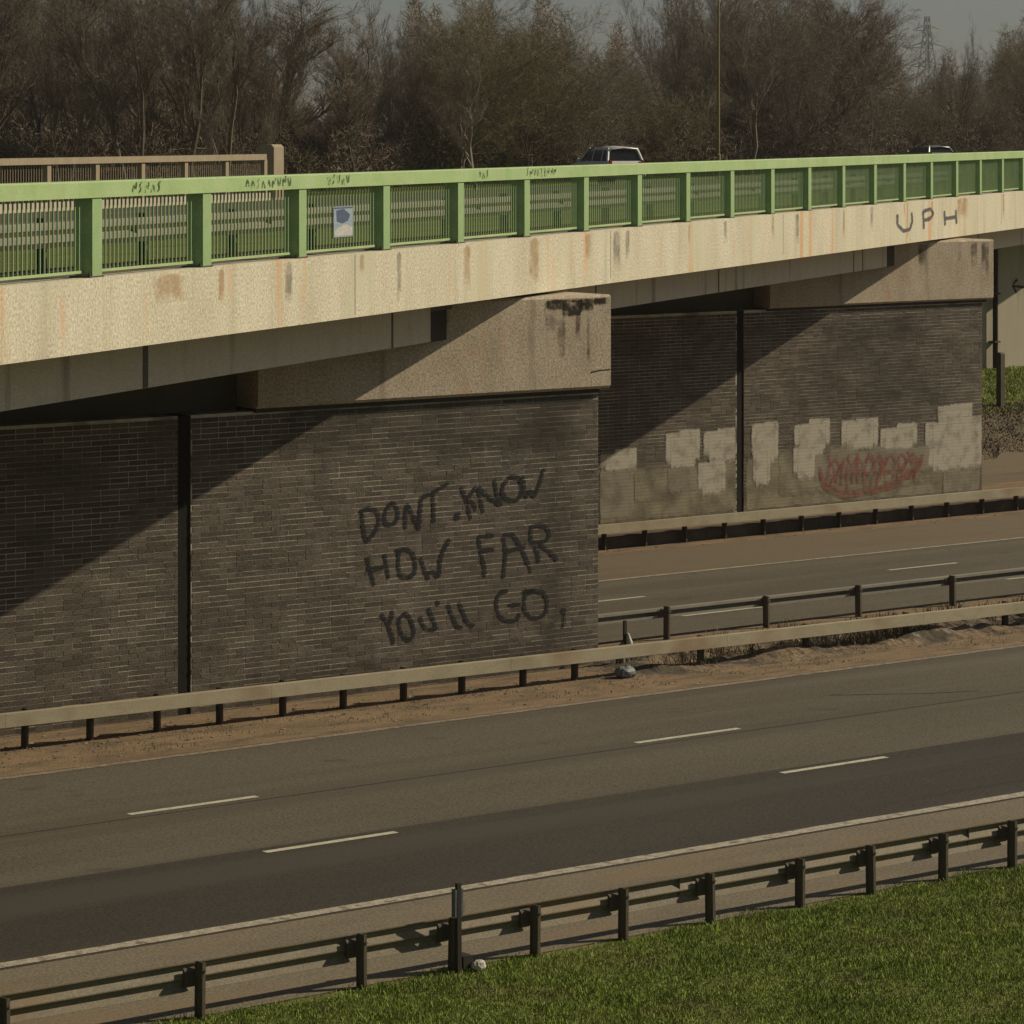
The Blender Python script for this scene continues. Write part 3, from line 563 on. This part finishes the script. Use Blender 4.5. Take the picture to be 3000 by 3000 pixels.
# scrawls on the top rail
for u0, u1 in ((1.0,1.9),(4.7,6.35),(7.75,8.7),(14.5,14.9),(17.0,18.7)):
    mb = MB(); x = u0; y = -.023
    while x < u1:
        w = .16; z = 1.03+rnd.random()*.03
        ch = rnd.choice([[(0,0),(0,.13),(w*.7,.02),(w*.7,.14)], [(0,.13),(w*.7,.13),(0,0),(w*.7,0)], [(w*.6,.14),(0,.10),(w*.6,.05),(0,0)], [(0,0),(w*.3,.14),(w*.7,0)], [(0,.12),(.02,0),(w*.6,.01),(w*.6,.13)]])
        ribbon([(x+a, z+b) for a, b in ch], .028, y, mb, True, 1.9); x += w+.03; y -= .0002
    painted(mb, 'scrawl', M['spray_green'], rail, kind='stuff')
# notice hung on the bars
nt_ = thing('notice', 'small blue and white notice hung on the green railing bars', 'notice', brg(8.3, .10, 7.80), R(BR))
MB().box(0,.78,0,.006,0,.455).build('board', M['pos_pale'], nt_)
mb = MB(); mb.v = [(.10,-.002,.40),(.40,-.002,.42),(.66,-.002,.33),(.58,-.002,.24),(.35,-.002,.20),(.12,-.002,.24)]; mb.f = [(0,5,4,3,2,1)]; mb.build('dark_print', M['pos_blue'], nt_)
mb = MB(); mb.v = [(.02,-.0025,.02),(.76,-.0025,.02),(.76,-.0025,.13),(.5,-.0025,.19),(.25,-.0025,.16),(.02,-.0025,.10)]; mb.f = [(0,1,2,3,4,5)]; mb.build('white_print', M['pos_white'], nt_)
mb = MB().box(.02,.76,-.003,-.002,.425,.445,skip='b'); mb.build('header_print', M['pos_blue'], nt_)

# ---------------------------------------------------------------- pale railing on the far edge of the bridge
bz = dz(27.6)
br_ = thing('bridge_railing', 'pale tan railing at the upper left ending in a square pillar', 'railing', brg(60, 27.4, bz), R(BR))
MB().box(-40, 12.1, 0, .3, -.3, .28).build('kerb', M['paleconc'], br_)
MB().prism([(-.06,1.42),(.2,1.42),(.2,1.62),(-.06,1.62)], -40, 10.8).build('top_rail', M['tanrail'], br_)
pm2 = MB().box(-.13,.13,.0,.22,.28,1.419).mesh('post', M['tanrail'])
for k in range(-11, 4): link('post', pm2, br_, (.819+3.35*k, 0, 0))
b2 = MB().box(-.012,.012,.10,.12,.28,1.419).mesh('bar', M['tanrail']); fb = MB()
for k in range(-11, 3):
    for j in range(1, 18):
        x = .819+3.35*k+.13+3.09*j/18
        if k >= -7: link('bar', b2, br_, (x, 0, 0))
        else: fb.box(x-.012,x+.012,.10,.12,.28,1.419)
fb.build('far_bars', M['tanrail'], br_, kind='stuff')
MB().prism([(-.1,-.3),(.5,-.3),(.5,1.85),(.4,1.95),(0,1.95),(-.1,1.85)], 11.35, 12.25).build('pillar', M['tanrail'], br_)

# ---------------------------------------------------------------- marker posts, litter, lamp, pylon
def marker(label, s, q, z, lean, h):
    t = thing('marker_post', label, 'marker post', road(s, q, z), R(ROAD)); t.rotation_euler.y = lean
    MB().prism([(-.03,0),(.03,0),(.022,h),(-.022,h)], -.028, .028).build('post', M['pipe'], t)
    return t
t = marker('tall thin dark marker post with small pale tag rising above the near barrier', 22.98, 30.80, 0, 0, 1.0)
MB().prism([(-.012,.66),(.012,.66),(.012,.80),(-.012,.80)], .032, .085).build('tag', M['galv_grey'], t)
MB().box(-.055,.055,-.02,.05,.62,.93).build('dark_plate', M['bluegrey'], t)
MB().box(.09,.22,.02,.2,-.02,.16).build('foot_block', M['pipe'], t)
t = marker('thin dark marker post with white flared sleeve right of the near pier', on_q(1179, 46.7), 46.7, gz(46.7), 0, .80)
MB().tube([(.06,-.05,.24),(.06,-.05,.42),(.03,-.04,.58)], [.075,.06,.022], 10).build('sleeve', M['white'], t)
MB().tube([(-.10,0,.0),(-.10,0,.3),(-.05,0,.42)], [.09,.08,.03], 8).build('dark_sleeve', M['weed'], t)
def lump(name, label, cat, p, sx, sy, sz, m, seed):
    rr = np.random.RandomState(seed); V = []; F = []; A, B = 14, 7
    for j in range(B+1):
        th = math.pi*j/B
        for i in range(A):
            ph = 2*math.pi*i/A; k = 1+.22*(rr.rand()-.5)
            V.append((sx*k*math.sin(th)*math.cos(ph), sy*k*math.sin(th)*math.sin(ph), max(0, sz*.8+sz*k*math.cos(th))))
    for j in range(B):
        for i in range(A): F.append((j*A+i, (j+1)*A+i, (j+1)*A+(i+1) % A, j*A+(i+1) % A))
    me = bpy.data.meshes.new(name); me.from_pydata(V, [], F); me.materials.append(m)
    return thing(name, label, cat, p, R(ROAD), None, me)
lump('sandbag', 'blue grey rounded bag lying under the barrier by the right end of the near pier', 'bag', road(on_q(1179, 45.62), 45.62, 0), .22, .15, .12, M['bluegrey'], 3)
lump('litter_bag', 'crumpled pale bag at the foot of the tall marker post on the grass edge', 'litter', road(23.23, 30.75, 0), .085, .08, .065, M['white'], 5)
s_l = on_v(1363, 25.0)
lp = thing('street_lamp', 'tall olive lamp column on the bridge in front of the right hand trees', 'street lamp', brg(s_l, 25.2, dz(25.2)), R(BR))
MB().tube([(0,0,0),(0,0,1.2)], [.11,.11], 12).build('base', M['lampcol'], lp)
MB().tube([(0,0,1.2),(0,0,1.25),(0,0,9.6),(0,-.3,10.1),(0,-1.2,10.35)], [.11,.075,.05,.045,.04], 10).build('column', M['lampcol'], lp)
MB().prism([(-1.85,10.3),(-1.2,10.28),(-1.2,10.42),(-1.5,10.5),(-1.85,10.40)], -.15, .15).build('lamp_head', M['galv_grey'], lp)

py = thing('pylon', 'faint steel electricity pylon far behind the gap between the right hand trees', 'pylon', (84.4, 700, 7), .5)
H_, W_ = 25.5, 2.6
def lvl(z): f = z/H_; return W_*(1-f)**1.2+.35
zs = [0,4,7.5,10.5,13,15.2,17.2,19,20.8,22.5,24,25.5]; mb = MB(); cr = [(-1,-1),(1,-1),(1,1),(-1,1)]
for a, b in cr: mb.tube([(a*lvl(z), b*lvl(z), z) for z in zs], [.12]*len(zs), 4)
mb.build('legs', M['pylon'], py); mb = MB()
for z0, z1 in zip(zs, zs[1:]):
    for i in range(4):
        a, b = cr[i]; c, d = cr[(i+1) % 4]
        mb.tube([(a*lvl(z0), b*lvl(z0), z0), (c*lvl(z1), d*lvl(z1), z1)], [.06,.06], 3); mb.tube([(c*lvl(z0), d*lvl(z0), z0), (a*lvl(z1), b*lvl(z1), z1)], [.06,.06], 3)
mb.build('lattice', M['pylon'], py)
for z, w in ((15.2,4.2),(19,5.2),(22.5,3.6)):
    mb = MB()
    for sg in (-1, 1):
        for b in (-1, 1):
            mb.tube([(sg*lvl(z), b*lvl(z), z), (sg*w, 0, z+.1)], [.12,.08], 4); mb.tube([(sg*lvl(z+1.2), b*lvl(z+1.2), z+1.2), (sg*w, 0, z+.15)], [.12,.08], 4)
    mb.build('cross_arm', M['pylon'], py)

# ---------------------------------------------------------------- cars
def car(label, p, rz, paint_, hgt):
    t = thing('car', label, 'car', p, rz)
    W = .88
    body = MB()
    prof = [(-2.15,.32),(2.15,.32),(2.2,.62),(2.1,.82),(1.15,.98),(-1.95,1.02),(-2.18,.9),(-2.22,.5)]
    n = len(prof); b = 0
    for y, ins in ((-W,.05),(-W+.06,0),(W-.06,0),(W,.05)):
        for x, z in prof: body.v.append((x*(1-ins*.4), y, z-(0 if z < .5 else ins*.6)))
    for r in range(3):
        for i in range(n): body.f.append((r*n+i, r*n+(i+1) % n, (r+1)*n+(i+1) % n, (r+1)*n+i))
    body.f.append(tuple(range(n-1,-1,-1))); body.f.append(tuple(range(3*n,4*n)))
    bo = body.build('body', paint_, t); bv_ = bo.modifiers.new('bevel','BEVEL'); bv_.width = .04; bv_.segments = 2; bv_.limit_method = 'ANGLE'; smooth(bo)
    h = hgt
    G = [(-1.95,1.0),(1.1,.97),(.25,h-.08),(-1.65,h-.10)]            # greenhouse side profile
    gl = MB()
    for y, k in ((-1,1),(1,1)):
        for x, z in G: gl.v.append((x, y*(.80 if z < 1.2 else .64), z))
    gl.f += [(0,3,2,1),(4,5,6,7),(1,2,6,5),(0,4,7,3),(2,3,7,6)]; gl.build('windows', M['glass'], t)
    rf = MB(); N_ = 8
    for i in range(N_+1):
        x = -1.80+2.16*i/N_; cz = h-.03-.10*((i/N_-.45)*1.6)**2
        for y, dz_ in ((-.69,-.13),(-.62,-.02),(0,.03),(.62,-.02),(.69,-.13)): rf.v.append((x, y, cz+dz_))
    for i in range(N_):
        for j in range(4): rf.f.append((i*5+j, (i+1)*5+j, (i+1)*5+j+1, i*5+j+1))
    ro = rf.build('roof', paint_, t); so_ = ro.modifiers.new('s','SOLIDIFY'); so_.thickness = .06; smooth(ro)
    for y in (-1, 1):
        for (xa, za, xb, zb, w) in ((1.12,.97,.28,h-.09,.05),(-1.95,1.0,-1.68,h-.1,.10),(-.25,.99,-.28,h-.07,.05),(-1.25,1.0,-1.22,h-.08,.05)):
            MB().tube([(xa, y*.815, za),(xb, y*.665, zb)], [w*.6,w*.6], 6).build('pillar', paint_, t)
    for y in (-1, 1):
        MB().tube([(.85,y*.86,1.02),(.85,y*1.02,1.06)], [.05,.09], 8).build('mirror', paint_, t)
        MB().box(-2.2,-2.02,y*.76-.05,y*.76+.05,.88,1.06).build('tail_lamp', M['lamp_red'], t)
        MB().box(2.05,2.17,y*.66-.14,y*.66+.14,.66,.80).build('headlight', M['white'], t)
        for x in (-1.35, 1.35):
            wv = MB().tube([(x,y*.68,.33),(x,y*.89,.33)], [.33,.33], 20).build('wheel', M['rubber'], t)
            MB().tube([(x,y*.885,.33),(x,y*.90,.33)], [.19,.19], 12).build('rim', M['galv_grey'], wv)
    return t
uc = on_v(1145, 25.0)
car('silver estate car driving on the bridge, its roof and windows showing above the green railing', brg(uc, 25.0, dz(25)+.05), R(112), M['carpaint'], 1.66)
uc = on_v(1750, 25.2)
car('grey green car on the bridge at the right, only its roof showing above the railing', brg(uc, 25.2, dz(25.2)), R(108), M['carpaint2'], 1.45)

# loose stones and clods on the verges
def stones(name, label, n, f, smin, smax):
    V = []; F = []; rr = np.random.RandomState(9)
    oc = np.array([(1,0,0),(-1,0,0),(0,1,0),(0,-1,0),(0,0,1),(0,0,-1)], float); of = [(0,2,4),(2,1,4),(1,3,4),(3,0,4),(2,0,5),(1,2,5),(3,1,5),(0,3,5)]
    for i in range(n):
        s, q = f(rr); k = rr.uniform(smin, smax)*(rr.rand()**2+.35); a = oc*k*rr.uniform(.6, 1.3, (6, 1))*np.array([1.3,1.1,.6]); b = len(V)
        V += [(s+p[0], q+p[1], gz(q)+.012+p[2]*.6) for p in a]; F += [tuple(b+j for j in t) for t in of]
    me = bpy.data.meshes.new(name); me.from_pydata(V, [], F); me.materials.append(M['rubble']); return link(name, me, None, (0,0,0), RT, kind='stuff', label=label, category='rubble')
stones('rubble', 'scattered stones and clods on the earth verge of the median', 1500, lambda r: (r.uniform(22, 60), 45.95+r.randn()*.45 if r.rand() < .7 else r.uniform(44.3, 46.6)), .012, .045)
stones('rubble', 'scattered clods along the foot of the far barrier', 500, lambda r: (r.uniform(48, 80), r.uniform(61.6, 64.8)), .02, .06)

kb = thing('kerb', 'low added kerb coloured dark for the shade under the far barrier at the foot of the painted pier', 'kerb', road(58, 62.72, gz(62.72)), R(ROAD))  # added kerb, its dark colour paints the shade below the beam
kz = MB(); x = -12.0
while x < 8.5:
    MB().prism([(0,-.1),(.3,-.1),(.3,.30),(.03,.30),(0,.27)], x, x+.905).build('shade_kerb_stone', M['shade_kerb'], kb, ); x += .915

# rough soil heaped under and behind the median barrier
ns, nq = 260, 18; V = []; F = []
from mathutils import noise
for i in range(ns+1):
    for j in range(nq+1):
        s = 37.6+22*i/ns; q = 45.2+3.1*j/nq; e = min(1, j/3, (nq-j)/4, i/12)
        h = max(0, noise.fractal(Vector((s*.9, q*1.3, 0)), .9, 2.1, 5)*.16+.05+.07*noise.noise(Vector((s*.45, 3, 1))))+.03*abs(noise.noise(Vector((s*5, q*5, 2))))
        V.append((s, q, gz(q)+.007+h*e))
for i in range(ns):
    for j in range(nq): b = i*(nq+1)+j; F.append((b, b+nq+1, b+nq+2, b+1))
me = bpy.data.meshes.new('soil'); me.from_pydata(V, [], F); me.materials.append(M['soil']); struct('soil', me)

# ---------------------------------------------------------------- trees
def ribbons(A, B, w, rr):
    """thin flat twigs from points A to points B"""
    d = B-A; r = rr.randn(*A.shape); c = np.cross(d, r); c /= (np.linalg.norm(c, axis=1, keepdims=True)+1e-9)
    o = c*w[:, None]/2; V = np.stack([A-o, A+o, B+o*.4, B-o*.4], 1).reshape(-1, 3)
    return V, np.arange(len(V)).reshape(-1, 4)
def make_tree(seed, H, spread, stems, upright, ntw, tlen=.55, low=.25, tw=.011):
    rg = random.Random(seed); rr = np.random.RandomState(seed); trunk = MB(); tips = []
    def perp(d):
        a = d.orthogonal().normalized(); b = d.cross(a); t = rg.uniform(0, 2*math.pi); return a*math.cos(t)+b*math.sin(t)
    def grow(p, d, ln, rad, lv):
        n = 4 if lv < 2 else 3 if lv < 3 else 2; pts = [p]; rs = [rad]; q = p.copy(); dd = d.copy()
        for i in range(n):
            dd = (dd+Vector((rg.gauss(0,.16), rg.gauss(0,.16), rg.gauss(.06*upright,.09)))).normalized(); q = q+dd*ln/n
            pts.append(q.copy()); rs.append(max(.006, rad*(1-.62*(i+1)/n)))
        trunk.tube(pts, rs, 6 if lv == 0 else 4 if lv < 2 else 3, False)
        if lv >= 4:
            tips.append((pts[0], pts[-1])); return
        kids = (9, 7, 5, 4)[lv]
        for j in range(kids):
            f = (low if lv == 0 else .2)+(1-(low if lv == 0 else .2))*(j+rg.random())/kids; i = min(n-1, int(f*n)); pp = pts[i].lerp(pts[i+1], f*n-i if f < 1 else 1)
            cd = (dd*upright+perp(dd)*rg.uniform(.5,1.0)*spread).normalized()
            grow(pp, cd, ln*rg.uniform(.42,.66)*(1 if lv else spread*.85+.15), rs[i]*.55, lv+1)
        tips.append((pts[-2], pts[-1]))
    for k in range(stems):
        a = 2*math.pi*k/stems+rg.random(); tilt = .0 if stems == 1 else rg.uniform(.08,.32)
        grow(Vector((.25*math.cos(a)*(stems > 1), .25*math.sin(a)*(stems > 1), -.3)), Vector((math.cos(a)*tilt, math.sin(a)*tilt, 1)).normalized(), H*rg.uniform(.72,.86), .17/(1+.25*(stems-1))*H/11, 0)
    T0 = np.array([tuple(a) for a, b in tips]); T1 = np.array([tuple(b) for a, b in tips])
    idx = rr.randint(0, len(tips), ntw); f = rr.rand(ntw, 1)**.7
    A = T0[idx]*(1-f)+T1[idx]*f; d = (T1-T0)[idx]; d /= (np.linalg.norm(d, axis=1, keepdims=True)+1e-9)
    D = d+rr.randn(ntw, 3)*.8+np.array([0, 0, .25]); D /= np.linalg.norm(D, axis=1, keepdims=True)
    B = A+D*(tlen*rr.uniform(.35, 1.25, (ntw, 1)))
    # second order twiglets off the first
    m = ntw; i2 = rr.randint(0, ntw, m); g = rr.rand(m, 1); A2 = A[i2]*(1-g)+B[i2]*g; D2 = (B-A)[i2]/tlen+rr.randn(m, 3)*.7
    D2 /= np.linalg.norm(D2, axis=1, keepdims=True); B2 = A2+D2*(tlen*.55*rr.uniform(.4, 1.2, (m, 1)))
    w = np.concatenate([np.full(ntw, tw), np.full(m, tw*.75)])
    return trunk, ribbons(np.concatenate([A, A2]), np.concatenate([B, B2]), w, rr)
VAR = {}
def variant(key, tm, cm, *a, **k):
    tr, (V, Q) = make_tree(*a, **k); VAR[key] = (tr.mesh('trunk', M[tm]), np_mesh('crown', V, Q, M[cm]))
variant('tall_a', 'bark', 'twig', 21, 12, .62, 1, 1.25, 13000, tlen=.38)
variant('tall_b', 'bark', 'twig', 22, 12, .55, 2, 1.35, 13000, tlen=.38)
variant('tall_c', 'bark', 'twig', 23, 12, .7, 3, 1.2, 13000, tlen=.38)
variant('round_a', 'bark', 'twig_green', 31, 9, 1.0, 3, .8, 26000, tlen=.38, low=.15)
variant('round_b', 'bark', 'twig_green', 32, 9, 1.05, 4, .75, 26000, tlen=.38, low=.12)
variant('round_c', 'bark', 'twig', 33, 9, 1.0, 4, .8, 26000, tlen=.38, low=.12)
variant('pale', 'palebark', 'twig', 41, 10, .5, 1, 1.3, 5000, tlen=.35)
VH = {k: max(v.co.z for v in VAR[k][1].vertices) for k in VAR}
VW = {}
for k in VAR:
    c = np.empty(len(VAR[k][1].vertices)*3, np.float32); VAR[k][1].vertices.foreach_get('co', c); c = c.reshape(-1, 3)
    VH[k] = float(np.percentile(c[:, 2], 99)); VW[k] = float(np.percentile(c[:, 0], 97)-np.percentile(c[:, 0], 3))
def plant(name, label, key, x, Z, top, wpx, rot=None, group=None, cat='tree'):
    """a tree at bearing x and distance Z whose crown reaches height 'top' and width 'wpx' as read off the photo"""
    X = (x-966)/6500*Z; p = Vector((X, Z, 0)); q = p.dot(n_); z = gz(q) if p.dot(bv)-BO.dot(bv) > 27.8 else dz(27)
    hs = (9.4+(245-top)*Z/6500-z)/VH[key]; ws = wpx*Z/6500/VW[key]
    t = thing(name, label, cat, (X, Z, z-.05), rnd.uniform(0, 6.28) if rot is None else rot, group)
    t.scale = (ws, ws, hs); link('trunk', VAR[key][0], t); link('crown', VAR[key][1], t); return t
G1 = 'bare trees massed above the pale railing'; L1 = 'bare tree in the tall crowded wood at the upper left behind the pale railing'
for i, (x, Z, top, w, k) in enumerate([(-20,124,-60,190,'tall_a'),(60,130,-90,210,'tall_b'),(125,121,-60,180,'tall_c'),(185,128,-90,210,'tall_a'),(250,120,-50,190,'tall_b'),
        (310,131,-80,210,'tall_c'),(370,124,-60,180,'tall_a'),(425,130,-40,190,'tall_b'),(478,136,-20,170,'tall_c'),
        (20,146,-70,220,'tall_c'),(155,144,-70,220,'tall_b'),(280,150,-60,220,'tall_a'),(400,149,-40,200,'tall_c'),(488,146,10,120,'tall_a')]):
    plant('bare_tree', L1, k, x, Z, top, w, group=G1)
plant('bare_tree', 'low spreading bare tree under the pale patch of sky right of the square pillar', 'round_c', 590, 150, 175, 190)
plant('bare_tree', 'open dark bare tree left of the big rounded tree with sky behind it', 'tall_b', 668, 148, 30, 170)
plant('bare_tree', 'sparse tree with a few long branches crossing the patch of sky', 'pale', 612, 146, -10, 190, rot=2.2)
plant('bare_tree', 'thin open bare tree between the open dark tree and the big rounded tree', 'tall_c', 745, 156, -5, 190)
plant('budding_tree', 'big rounded tree with olive budding crown in the upper middle', 'round_a', 868, 158, 0, 270)
plant('budding_tree', 'rounded olive tree just right of the big rounded tree, top a little lower', 'round_b', 1005, 165, 28, 250)
plant('budding_tree', 'sloping right shoulder of the middle trees above the silver car', 'round_c', 1095, 170, 75, 230)
plant('budding_tree', 'lower broad olive tree in the dip left of the lamp column', 'round_b', 1200, 182, 108, 260)
plant('pale_stemmed_tree', 'slim tree with a pale trunk in front of the dark middle trees', 'pale', 900, 140, 90, 70, rot=1.0)
plant('pale_stemmed_tree', 'slim pale stem standing just above the left railing pillar', 'pale', 517, 126, 215, 40, rot=2.0)
plant('pale_stemmed_tree', 'short pale stem above the last bays of the pale railing', 'pale', 402, 118, 190, 40, rot=.5)
plant('bare_tree', 'tall open bare tree directly left of the lamp column', 'tall_c', 1300, 186, -60, 190)
plant('bare_tree', 'tall bare tree directly right of the lamp column', 'tall_b', 1405, 190, -60, 210)
plant('bare_tree', 'broad dense bare tree right of the lamp column reaching the top edge', 'round_c', 1490, 196, -40, 280)
plant('bare_tree', 'tall bare tree at the right end of the high tree group', 'tall_a', 1570, 202, -20, 200)
plant('budding_tree', 'wide reddish brown tree whose right side slopes down to the pylon gap', 'round_c', 1622, 206, 15, 230)
plant('bare_tree', 'lower bushy tree filling the foot of the pylon gap', 'round_b', 1705, 225, 165, 190)
plant('bare_tree', 'small upright bare tree in the gap right of the pylon', 'tall_c', 1792, 232, 65, 90)
plant('bare_tree', 'low bushy tree right of the pylon gap', 'round_c', 1830, 236, 130, 170)
plant('bare_tree', 'rounded dark tree at the upper right corner', 'round_a', 1905, 244, 62, 190)
plant('bare_tree', 'tree cut off by the right edge of the picture behind the railing', 'round_b', 1965, 250, 35, 190)
for x, Z, top, w, k in [(1350,205,0,200,'round_c'),(1545,215,0,220,'round_a'),(1265,208,60,160,'tall_c')]:
    plant('bare_tree', 'bare tree in the second row behind the trees round the lamp column', k, x, Z, top, w, group='second row of trees at the lamp column')
for x, Z, top, w, k in [(800,178,60,220,'round_c'),(930,182,30,240,'round_a'),(1090,186,90,220,'round_b')]:
    plant('bare_tree', 'bare tree in the second row behind the rounded middle trees', k, x, Z, top, w, group='second row of middle trees')

# dark undergrowth and thicket that reads as one mass behind the bridge
def thicket(name, label, xs, N_, rr, m, w=.03, ln=.7):
    """xs: list of (x, Z, height) down the length of the thicket"""
    X = np.array([a[0] for a in xs], float); Zs = np.array([a[1] for a in xs], float); Hs = np.array([a[2] for a in xs], float)
    x = rr.uniform(X[0], X[-1], N_); Z = np.interp(x, X, Zs)+rr.uniform(-5, 5, N_); h = np.interp(x, X, Hs)*(.82+.18*np.sin(x*.05)+.12*np.sin(x*.017+Z*.4)+.1*np.sin(x*.13+1))
    z = h*rr.rand(N_)**.8; X_ = (x-966)/6500*Z; A = np.stack([X_, Z, 6.4+z], 1)
    D = rr.randn(N_, 3)*np.array([.6, .6, .5])+np.array([0, 0, .5]); D /= np.linalg.norm(D, axis=1, keepdims=True)
    B = A+D*(ln*rr.uniform(.4, 1.3, (N_, 1))); V, Q = ribbons(A, B, np.full(N_, w)*rr.uniform(.6, 1.8, N_), rr)
    o = link(name, np_mesh(name, V, Q, m), None, kind='stuff', label=label, category='undergrowth'); return o
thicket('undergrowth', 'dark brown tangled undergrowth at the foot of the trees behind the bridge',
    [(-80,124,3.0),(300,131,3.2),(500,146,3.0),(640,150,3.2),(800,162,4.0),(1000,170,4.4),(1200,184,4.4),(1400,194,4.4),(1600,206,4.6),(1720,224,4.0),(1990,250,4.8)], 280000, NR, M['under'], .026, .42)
thicket('thicket', 'dark mass of bare brushwood behind the front row of trees',
    [(-80,160,5.4),(450,168,5.0),(560,172,3.6),(650,174,3.8),(780,182,5.6),(1100,206,6.2),(1220,214,6.0),(1650,236,6.8),(1740,250,5.0),(1800,256,5.4),(1990,268,6.6)], 180000, NR, M['twig'], .03, .55)
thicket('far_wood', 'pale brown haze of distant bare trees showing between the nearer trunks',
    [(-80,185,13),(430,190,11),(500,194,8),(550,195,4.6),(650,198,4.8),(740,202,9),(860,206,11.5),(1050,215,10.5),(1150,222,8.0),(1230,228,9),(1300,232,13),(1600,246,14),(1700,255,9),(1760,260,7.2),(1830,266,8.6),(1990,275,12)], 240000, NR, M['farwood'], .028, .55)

# ---------------------------------------------------------------- grass and weeds
def blades(name, label, S0, S1, Q0, Q1, N_, hmin, hmax, w, m, mask=None, cat='grass', zf=gz):
    s = NR.uniform(S0, S1, N_); q = NR.uniform(Q0, Q1, N_)
    clump = .5+.5*np.sin(s*2.3+np.sin(q*3.1)*1.5)*np.sin(q*2.7+s*.9)+.3*np.sin(s*7.1)*np.sin(q*6.3)
    if mask is not None: k = mask(s, q, clump); s, q, clump = s[k], q[k], clump[k]
    n = len(s); z = np.array([zf(b) for b in q]) if Q0 < 30 or Q1 > 46 else np.zeros(n)
    h = (hmin+(hmax-hmin)*NR.rand(n)*np.clip(.35+.65*clump, .1, 1.4)); a = NR.uniform(0, 6.28, n); lean = NR.uniform(.1, .8, n)*h
    A = np.stack([s, q, z-.005], 1); B = A+np.stack([np.cos(a)*lean, np.sin(a)*lean, h], 1)
    V, Q_ = ribbons(A, B, np.full(n, w)*NR.uniform(.6, 1.4, n), NR)
    return link(name, np_mesh(name, V, Q_, m), None, (0,0,0), RT, kind='stuff', label=label, category=cat)
blades('grass', 'short green grass on the verge in the foreground', 15, 36, 24.5, 31.1, 260000, .015, .07, .010, M['blade'],
    lambda s, q, c: (q < 30.86+.12*np.sin(s*1.7)+.08*np.sin(s*5.3)+.18*np.abs(NR.randn(len(s)))*(NR.rand(len(s)) < .3)))
blades('dead_weeds', 'dark dead weeds tangled under the median barrier right of the near pier', 38.0, 56, 45.75, 47.8, 26000, .05, .34, .018, M['weed'],
    lambda s, q, c: (NR.rand(len(s)) < np.clip((s-38)/5, .12, 1))&(c > .45+.35*np.sin(s*1.1+.5)), 'weeds')
blades('verge_tufts', 'thin dry tufts on the orange median verge', 22, 56, 44.5, 46.2, 5000, .015, .07, .012, M['weed'], lambda s, q, c: (c > .5), 'weeds')
blades('ledge_grass', 'rough grass on the far ledge and kerb by the far pier', 66.3, 84, 62.9, 64.4, 6000, .03, .14, .02, M['blade'])
blades('ledge_grass', 'rough grass along the ledge below the pale end wall', 70, 100, 77.6, 85.5, 30000, .04, .16, .03, M['blade'])
blades('slope_scrub', 'dark dead scrub covering the upper slope under the end of the bridge', 66, 92, 70.0, 77.4, 60000, .02, .10, .03, M['weed'],
    lambda s, q, c: q > 71.0+.55*np.maximum(0, (s-70))*.35+.2*np.sin(s*3), 'scrub')

# thin haze in the air: the pylon and the far trees fade slightly
hm = bpy.data.materials.new('haze'); hm.use_nodes = True; ht = hm.node_tree; ht.nodes.clear()
ho = ht.nodes.new('ShaderNodeOutputMaterial'); hv = ht.nodes.new('ShaderNodeVolumePrincipled')
hv.inputs['Color'].default_value = (.92, .90, .86, 1); hv.inputs['Density'].default_value = .00014; hv.inputs['Anisotropy'].default_value = .0
ht.links.new(hv.outputs[0], ho.inputs['Volume'])
hb = MB().box(-4600, 4600, -4600, 4600, -2, 36).mesh('haze', hm); link('haze', hb, None, kind='stuff', label='thin pale haze in the air', category='haze')
